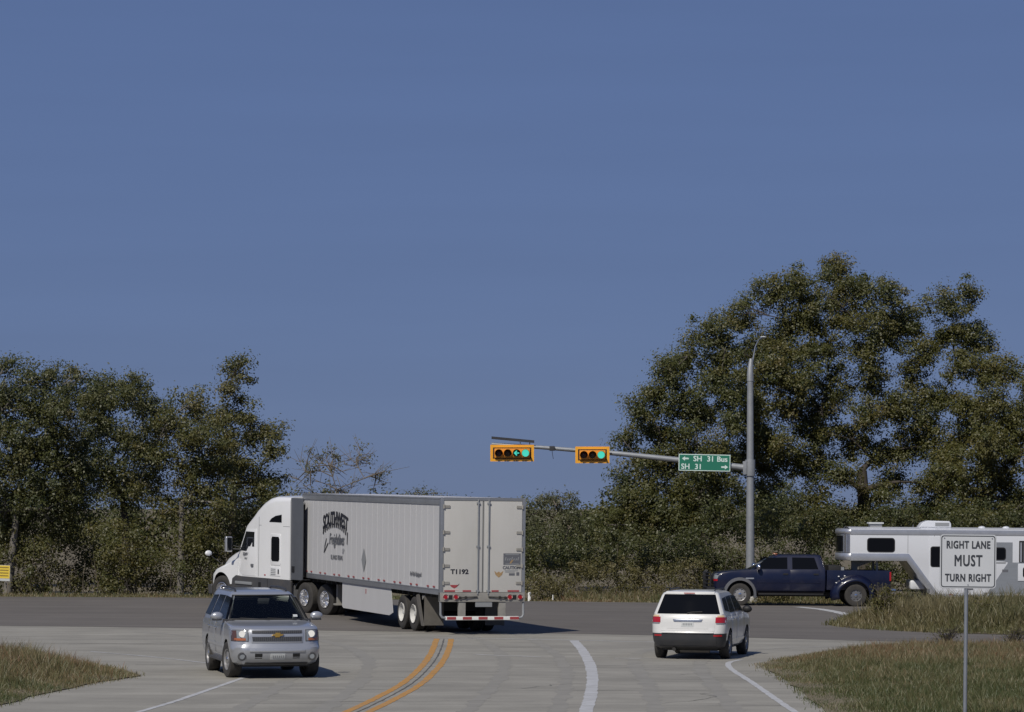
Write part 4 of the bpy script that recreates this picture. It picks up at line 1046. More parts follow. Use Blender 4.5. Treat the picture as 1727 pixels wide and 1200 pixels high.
        # side extender (slate panel) behind the sleeper
        MB().box(.82, 1.60, s*1.14, s*1.175, 1.10, 3.90).build('side_extender', M['slate_panel'], root, bevel=.01)
        MB().box(1.34, 1.50, s*1.15, s*1.20, 1.36, 1.56).build('extender_vent', M['black'], root)
        # chassis fairing and steps
        MB().prism([(5.30, 1.10), (5.55, .98), (5.62, .62), (5.45, .34), (1.70, .34), (1.55, .42), (1.55, 1.02), (1.62, 1.075), (4.9, 1.075)], s*1.12, s*1.20, 'y').build('chassis_fairing', M['grey_plastic'], root, bevel=.02)
        MB().box(4.15, 5.30, s*1.16, s*1.235, .80, .90).build('step', M['ink_soft'], root, bevel=.015)
        MB().box(3.1, 3.12, s*1.19, s*1.206, .36, 1.06).build('fairing_seam', M['black'], root)
        MB().box(3.56, 3.72, s*1.19, s*1.21, .74, .92).build('fairing_step', M['black'], root)
        # mirrors
        ma = MB().tube([(5.12, s*1.06, 2.0), (5.32, s*1.30, 2.02), (5.34, s*1.42, 2.10)], .03, 6).tube([(5.1, s*1.06, 2.06), (5.32, s*1.30, 2.14), (5.34, s*1.42, 2.3)], .02, 6)
        m_ = ma.build('mirror_arm', M['black'], root)
        mh = MB().box(5.27, 5.41, s*1.36, s*1.60, 1.92, 2.46).build('wing_mirror', M['aluminium'], root, bevel=.04, seg=3)
        MB().box(5.258, 5.27, s*1.39, s*1.57, 1.97, 2.42).build('mirror_glass', M['glass'], mh)
        hm = MB().tube([(6.95, s*.80, 1.42), (7.2, s*1.05, 1.66), (7.28, s*1.15, 1.78)], .014, 6).build('hood_mirror_arm', M['black'], root)
        MB().sphere((7.30, s*1.17, 1.80), (.07, .14, .10), 12, 8).build('hood_mirror', M['truck_white'], root)
        MB().cyl((4.56, s*.80, 3.09), .05, .16, 'x', 10).build('roof_lamp', M['amber_lens'], root)
        # drive wheels, steer wheels, quarter fender
        for x in (.66, -.66): dual_wheel(root, (x, s*1.04, .52), s, M['polished'])
        dual_wheel(root, (6.30, s*1.06, .52), s, M['polished'], steer=True, turn=R(14))
        q = []
        for a in np.linspace(R(25), R(100), 8): q.append([(.66 + .62*math.cos(a), s*y, .52 + .60*math.sin(a)) for y in (.66, 1.21)])
        MB().slab(q, (0, 0, .02)).build('quarter_fender', M['black'], root)
        tk = MB().cyl((2.0, s*.82, .66), .30, .8, 'x', 20); tk.build('fuel_tank', M['aluminium'], root)
    MB().box(-1.6, 6.9, -.48, -.38, .78, 1.04).box(-1.6, 6.9, .38, .48, .78, 1.04).build('frame_rail', M['chassis'], root)
    MB().box(-.55, .60, -.45, .45, 1.02, 1.18).build('fifth_wheel', M['chassis'], root, bevel=.03)
    MB().box(1.50, 1.60, -1.12, 1.12, 1.1, 3.85).build('back_wall', M['slate_panel'], root)
    MB().box(1.30, 1.62, .55, .80, 3.45, 3.75).build('work_lamp', M['black'], root)
    MB().sphere((1.30, .95, 3.72), (.10, .12, .09), 12, 8).build('white_dome', M['truck_white'], root)
    for x in (.66, -.66, 6.3): MB().tube([(x, -.95, .52), (x, .95, .52)], .08, 10).build('axle', M['chassis'], root)
    a = R(35)
    return place(root, -5.73, 108.4, (-math.sin(a), math.cos(a)), 3.0)
tractor()
# ------------------------------------------------------------------ blue crew-cab pickup
def pickup():
    root = empty('pickup_truck', 'dark blue crew cab pickup with flared rear fender towing the horse trailer', 'truck')
    # x from the middle of the wheelbase (4.26), forward +x
    FA, RA = 2.13, -2.13
    body = RingBody([(.46, -1.0, 3.02, .86, .2, .05, .05, 0), (.56, -1.02, 3.12, .96, .22, .05, .06, 0), (.76, -1.03, 3.14, .985, .22, .05, .06, 0), (.98, -1.03, 3.12, .99, .22, .05, .06, 0), (1.14, -1.03, 3.08, .98, .22, .05, .06, 0),
        (1.22, -1.03, 3.0, .965, .24, .05, .08, 0), (1.27, -1.03, 2.7, .95, .26, .05, .1, 0), (1.31, -1.03, 2.1, .935, .26, .05, .1, 0), (1.335, -1.03, 1.80, .925, .22, .05, .12, 0),
        (1.80, -.92, .98, .775, .16, .10, .10, .03), (1.87, -.88, .82, .72, .18, .14, .1, .03), (1.895, -.75, .60, .55, .2, .2, .08, .03)])
    sh = body.shell().build('body', M['pickup_blue'], root)
    cut(sh, [cutter((FA, s*.92, .41), .52, .6) for s in (1, -1)])
    # bed: walls, floor, tailgate
    bd = MB()
    for s in (1, -1):
        bd.box(-3.42, -1.07, s*.90, s*.985, .60, 1.33)
    bd.box(-3.42, -3.36, -.90, .90, .60, 1.33).box(-1.12, -1.07, -.90, .90, .60, 1.33).box(-3.36, -1.12, -.90, .90, .72, .80)
    bed = bd.build('bed', M['pickup_blue'], root, bevel=.02)
    cut(bed, [cutter((RA, s*.95, .43), .50, .5) for s in (1, -1)])
    for s in (1, -1):
        rows = []
        for a in np.linspace(R(-18), R(205), 22):
            ca, sa = math.cos(a), math.sin(a); st = 1.25 if ca > .0 else 1.0
            def P(r, y): return (RA + r*ca*(1 + (st - 1)*max(0, ca)), s*y, .43 + r*sa*(.98))
            rows.append([P(.49, 1.20), P(.53, 1.225), P(.60, 1.20), P(.68, 1.12), P(.76, .99), P(.74, .90)])
        f = MB().grid(rows).build('dual_fender', M['pickup_blue'], root, angle=60)
        so = f.modifiers.new('thickness', 'SOLIDIFY'); so.thickness = .02
        rows = []
        for a in np.linspace(R(-14), R(194), 18):
            ca, sa = math.cos(a), math.sin(a)
            rows.append([(FA + r*ca, s*y, .42 + r*sa) for r, y in ((.505, .985), (.51, 1.045), (.60, 1.035), (.62, .985))])
        MB().grid(rows).build('fender_flare', M['pickup_cladding'], root, angle=60)
        for nm, pts in (('front_door_window', [(1.62, 1.36), (1.12, 1.77), (.38, 1.785), (.38, 1.36)]), ('rear_door_window', [(.20, 1.36), (.20, 1.785), (-.62, 1.78), (-.76, 1.36)])):
            mb = MB(); body.side_poly(mb, pts, s, .008); mb.build(nm, M['glass_tint'], root)
        for nm, x0, x1 in (('front_door', 1.50, .30), ('rear_door', .26, -.82)):
            mb = MB(); body.side_grid(mb, x0, x1, .58, 1.325, s, .006, nz=9); d = mb.build(nm, M['pickup_blue'], root, bevel=.006)
            MB().box(x1 + .06, x1 + .24, s*(body.W(1.18)), s*(body.W(1.18) + .04), 1.15, 1.20).build('door_handle', M['black'], d)
            mb = MB(); body.side_grid(mb, x0, x1, .84, .89, s, .018, nz=3); mb.build('side_moulding', M['pickup_blue'], d)
        MB().sphere((1.46, s*1.12, 1.43), (.09, .13, .12), 14, 9).build('wing_mirror', M['chrome'], root)
        MB().box(1.42, 1.50, s*.92, s*1.05, 1.35, 1.40).build('mirror_arm', M['black'], root)
        MB().box(1.62, 1.92, s*.995, s*1.002, .98, 1.03).build('side_badge', M['aluminium'], root)
        hl = MB(); body.end_grid(hl, s*.62, s*.965, .98, 1.17, True, .012, .05, 7, 4); hl.build('headlamp', M['clear_lens'], root)
        am = MB(); body.end_grid(am, s*.62, s*.97, .90, .97, True, .012, .05, 7, 3); am.build('indicator', M['red_lens'], root)
        MB().box(-3.44, -3.38, s*.86, s*.995, .95, 1.28).build('tail_lamp', M['red_lens'], root)
        MB().box(-2.98, -2.96, s*.72, s*1.16, .22, .74).build('mud_flap', M['rubber'], root)
        for q, (x, z) in enumerate(((-1.40, .87), (-1.62, .87), (-1.50, 1.10), (-1.72, 1.12))):
            yy = 1.19 if q < 2 else 1.06
            MB().sphere((x, s*yy, z), (.035, .03, .025), 8, 6).build('marker_lamp', M['white_reflector'], root)
        MB().box(-.95, 1.45, s*.90, s*1.0, .40, .46).build('running_board', M['black'], root, bevel=.015)
        car_wheel('wheel', root, (FA, s*.86, .41), s, .41, .26, .235, M['alloy'], 8)
        car_wheel('wheel', root, (RA, s*1.02, .41), s, .41, .24, .215, M['pickup_cladding'], 8)
        car_wheel('wheel', root, (RA, s*.70, .41), s, .41, .24, .215, M['pickup_cladding'], 8)
    g = MB(); P = [[(body.end_x(y*(1 - .12*t), z) + .010, y*(1 - .12*t), z) for y in np.linspace(-.80, .80, 11)] for t, z in [(t, 1.35 + .43*t) for t in np.linspace(0, 1, 5)]]
    g.slab(P, (-.03, 0, 0)); g.build('windscreen', M['glass'], root)
    g = MB(); P = [[(body.end_x(y, z, False) - .010, y, z) for y in np.linspace(-.62, .62, 5)] for z in (1.40, 1.76)]
    g.slab(P, (.03, 0, 0)); g.build('rear_window', M['glass_tint'], root)
    for y in (-.5, -.25, 0, .25, .5): MB().sphere((.76, y, 1.905), (.05, .035, .025), 8, 6).build('clearance_lamp', M['amber_lens'], root)
    gg = MB()
    for y in (-.42, .42): gg.tube([(3.16, y, .55), (3.36, y, .60), (3.38, y, 1.18), (3.28, y, 1.28)], .04, 8)
    for z in (.66, .80, .94, 1.08, 1.20): gg.tube([(3.22, -.92, z), (3.36, -.6, z), (3.38, .0, z), (3.36, .6, z), (3.22, .92, z)], .026, 8)
    for s in (1, -1): gg.tube([(3.22, s*.92, .62), (3.20, s*.94, .95), (3.22, s*.92, 1.24)], .03, 8)
    gg.box(3.06, 3.34, -.95, .95, .50, .68)
    gg.build('grille_guard', M['black'], root)
    mb = MB(); body.end_grid(mb, -.60, .60, .86, 1.18, True, .012, .04, 9, 4); mb.build('grille', M['black'], root)
    MB().box(-3.30, 3.0, -.55, .55, .34, .50).build('chassis', M['chassis'], root)
    MB().box(-3.62, -3.42, -.92, .92, .48, .66).build('rear_bumper', M['chrome'], root, bevel=.03)
    tb = MB().box(-1.60, -1.14, -.86, .86, 1.12, 1.50).build('tool_box', M['black'], root, bevel=.02)
    MB().box(-1.72, -1.60, .72, .84, 1.33, 1.44).build('bed_bracket', M['galvanised'], root)
    return place(root, 10.52, 118.1, (-1, -.005), 2.2, 0.0)
pickup()

# ------------------------------------------------------------------ white gooseneck horse trailer
def horse_trailer():
    root = empty('horse_trailer', 'white gooseneck horse trailer with living quarters hitched to the blue pickup', 'trailer')
    # local x: 0 at the nose of the gooseneck, running back to -12; +y is the side we see (left)
    W = 1.17; ZT = 2.86; ZB = .40; ZG = 1.74; L = 12.2
    gx0, gx1 = -2.45, -3.35
    prof = [(-.30, ZG), (-.30, ZT), (-L, ZT), (-L, ZB), (gx1, ZB), (gx0, ZG)]
    MB().prism(prof, -W, W, 'y').build('body', M['horse_white'], root, bevel=.01)
    # rounded nose
    P = []
    for t in np.linspace(-math.pi/2, math.pi/2, 15):
        P.append([(-.32 + .42*math.cos(t)*.9, (W + .006)*math.sin(t) if abs(math.sin(t)) < .999 else W*math.copysign(1, math.sin(t)), z) for z in (ZG + .24, ZT - .20)])
    MB().grid(P).build('nose_wrap', M['polished'], root, angle=60)
    nose = MB()
    def ring_(z, e): return [(-.32 + (.42*.9 + e)*math.cos(t), (W + e)*math.sin(t), z) for t in np.linspace(-math.pi/2, math.pi/2, 15)]
    for z0, z1 in ((ZG - .04, ZG + .24), (ZT - .20, ZT)):
        nose.grid([ring_(z0, .0), ring_(z0 + .03, .03), ring_(z1 - .05, .03), ring_(z1, -.03)])
    nose.build('nose_band', M['aluminium'], root, angle=60)
    MB().add([(-.32, y, ZT - .002) for y in (-W, W)] + ring_(ZT, -.03), [tuple([1] + list(range(16, 1, -1)) + [0])]).build('nose_cap', M['aluminium'], root)
    MB().add([(-.32, y, ZG - .03) for y in (-W, W)] + ring_(ZG - .035, .0), [tuple([1] + list(range(16, 1, -1)) + [0])]).build('nose_floor', M['aluminium'], root)
    P = [[(-.32 + (.385)*math.cos(t), (W*.99)*math.sin(t), z) for z in (ZG + .28, ZT - .26)] for t in np.linspace(R(-50), R(50), 9)]
    MB().grid(P).build('nose_window', M['glass_tint'], root)
    MB().prism([(-.3, ZT - .22), (-.3, ZT - .02), (-L, ZT - .02), (-L, ZT - .22)], -W - .02, W + .02, 'y').build('roof_rail', M['aluminium'], root, bevel=.03, seg=3)
    P = [[(x, y, ZT - .02 + .09*(1 - (y/W)**2)) for y in np.linspace(-W, W, 9)] for x in np.linspace(-.3, -L, 12)]
    MB().grid(P).build('roof', M['horse_white'], root)
    MB().prism([(-.3, ZG - .05), (-.3, ZG + .22), (gx0 - .02, ZG + .22), (gx1 - .30, ZB - .02), (gx1 - .02, ZB - .04), (gx0 + .06, ZG - .05)], -W - .015, W + .015, 'y').build('neck_trim', M['aluminium'], root, bevel=.01)
    MB().box(-L, gx1 - .2, -W - .012, W + .012, ZB - .06, ZB + .07).build('bottom_rail', M['aluminium'], root, bevel=.01)
    MB().box(-L + .5, gx1 - .4, -.9, .9, ZB - .16, ZB - .05).build('underframe', M['chassis'], root)
    # neck coupler
    MB().box(-.72, -.50, -.10, .10, 1.02, ZG).box(-.82, -.30, -.14, .14, 1.02, 1.14).prism([(-.5, ZG), (-.5, 1.35), (-1.5, ZG)], -.06, .06, 'y').build('coupler', M['galvanised'], root)
    for s in (1, -1):
        MB().box(-1.42, -1.34, s*.5, s*.58, 1.10, ZG).build('jack_leg', M['galvanised'], root)
    MB().box(-3.2, -2.6, -.6, .6, .62, .98).build('propane_cover', M['horse_white'], root, bevel=.15, seg=4)
    def rr(x0, x1, z0, z1, r):
        pts = []
        for cx, cz, a0 in ((x1 - r, z1 - r, 0), (x0 + r, z1 - r, 90), (x0 + r, z0 + r, 180), (x1 - r, z0 + r, 270)):
            for k in range(5): a = R(a0 + 22.5*k); pts.append((cx + r*math.cos(a), cz + r*math.sin(a)))
        return pts
    y1 = W
    def win(x0, x1, z0, z1, r=.09, mt='glass_tint', fm='black', nm='window'):
        f = MB().prism(rr(x0 - .035, x1 + .035, z0 - .035, z1 + .035, r + .02), y1 - .01, y1 + .014, 'y').build(nm, M[fm], root)
        MB().prism(rr(x0, x1, z0, z1, r), y1 - .005, y1 + .02, 'y').build('pane', M[mt], f); return f
    win(-1.92, -.96, 2.04, 2.50)
    # door with its window, seams
    MB().box(-4.06, -3.22, y1, y1 + .012, .48, 2.60).build('entry_door', M['horse_white'], root, bevel=.006)
    win(-3.70, -3.30, 1.50, 2.20, .07)
    win(-6.02, -5.66, 1.78, 2.18, .08)
    MB().box(-2.44, -2.425, y1, y1 + .006, ZG + .24, 2.64).build('panel_seam', M['ink_soft'], root)
    MB().box(-3.42, -3.405, y1, y1 + .006, ZB + .1, 2.64).build('panel_seam', M['ink_soft'], root)
    # grey graphic sweeping up to the rear
    MB().prism([(-5.36, ZB + .09), (-6.14, 1.66), (-5.98, 1.70), (-5.55, 1.72), (-5.5, 2.40), (-6.30, 2.40), (-6.30, ZB + .09)], y1 - .002, y1 + .005, 'y').build('grey_graphic', M['horse_grey'], root)
    MB().prism([(-6.30, 1.66), (-L, 1.66), (-L, ZB + .09), (-6.30, ZB + .09)], y1 - .002, y1 + .005, 'y').build('grey_graphic', M['horse_grey'], root)
    MB().box(-6.05, -5.6, y1, y1 + .007, 1.62, 1.67).build('graphic_stripe', M['ink_soft'], root)
    MB().box(-6.14, -5.92, y1, y1 + .008, 1.30, 1.40).build('brand_badge', M['ink_grey'], root)
    # slatted stall openings with drop doors
    for k in range(3):
        x0 = -6.54 - k*1.55
        st = MB().box(x0 - 1.25, x0, y1 - .01, y1 + .010, 1.66, 2.46).build('stall_opening', M['black'], root)
        for q in range(9): MB().box(x0 - .10 - q*.135, x0 - .04 - q*.135, y1 + .008, y1 + .03, 1.68, 2.40).build('slat', M['aluminium'], st)
        dd = MB().box(x0 - 1.28, x0 + .04, y1, y1 + .03, .98, 1.62).build('drop_door', M['horse_white'], root, bevel=.015)
        MB().prism(rr(x0 - 1.10, x0 - .14, 1.10, 1.50, .09), y1 + .02, y1 + .036, 'y').build('pane', M['glass_tint'], dd)
    for x, z, w, h_, mt in ((-3.20, .60, .10, .14, 'ink_grey'), (-4.75, .68, .18, .05, 'ink_grey'), (-5.32, .50, .10, .10, 'ink_grey'), (-3.22, .86, .08, .05, 'ink_soft'), (-4.05, .46, .14, .03, 'red_lens'), (-7.0, .46, .16, .06, 'red_lens'), (-6.5, .46, .08, .05, 'lens_ring'), (-5.62, .56, .05, .22, 'ink_soft')):
        MB().box(x - w/2, x + w/2, y1, y1 + .02, z - h_/2, z + h_/2).build('service_hatch', M[mt], root)
    hb = MB().box(-4.62, -4.20, y1, y1 + .012, .50, .76).build('storage_hatch', M['horse_white'], root, bevel=.006)
    # roof gear
    ac = MB().prism([(-2.95, 2.92), (-3.08, 3.10), (-3.28, 3.18), (-4.10, 3.16), (-4.16, 3.06), (-4.16, 2.92)], -.36, .36, 'y').build('air_conditioner', M['horse_white'], root, bevel=.06, seg=3)
    MB().box(-4.08, -3.56, .355, .372, 2.98, 3.10).build('vent_louvre', M['ink_soft'], ac)
    va = MB().box(-1.66, -1.10, -.30, .30, 3.04, 3.10).build('roof_vent', M['plate'], root, bevel=.02)
    MB().box(-1.60, -1.16, -.24, .24, 2.90, 3.04).build('vent_collar', M['ink_soft'], va)
    for x in (-5.3, -6.2, -7.2): MB().sphere((x, .3, 2.92), (.14, .14, .07), 12, 6).build('roof_dome', M['horse_white'], root)
    MB().tube([(-2.72, .5, 2.9), (-2.72, .5, 3.02)], .01, 6).build('aerial', M['galvanised'], root)
    for s in (1, -1):
        for x in (-7.45, -8.35):
            car_wheel('wheel', root, (x, s*1.02, .40), s, .40, .25, .22, M['aluminium'], 8)
        fw = []
        for a in np.linspace(0, math.pi, 14): fw.append([(-7.9 + (.98)*math.cos(a), s*y, .45 + .55*math.sin(a)) for y in (1.05, 1.34)])
        MB().slab(fw, (0, 0, .03)).build('wheel_arch', M['horse_white'], root)
    h = (-1, -.02)
    place(root, 12.1, 118.1, h, 3.0)
    root.matrix_world = root.matrix_world
    return root
horse_trailer()
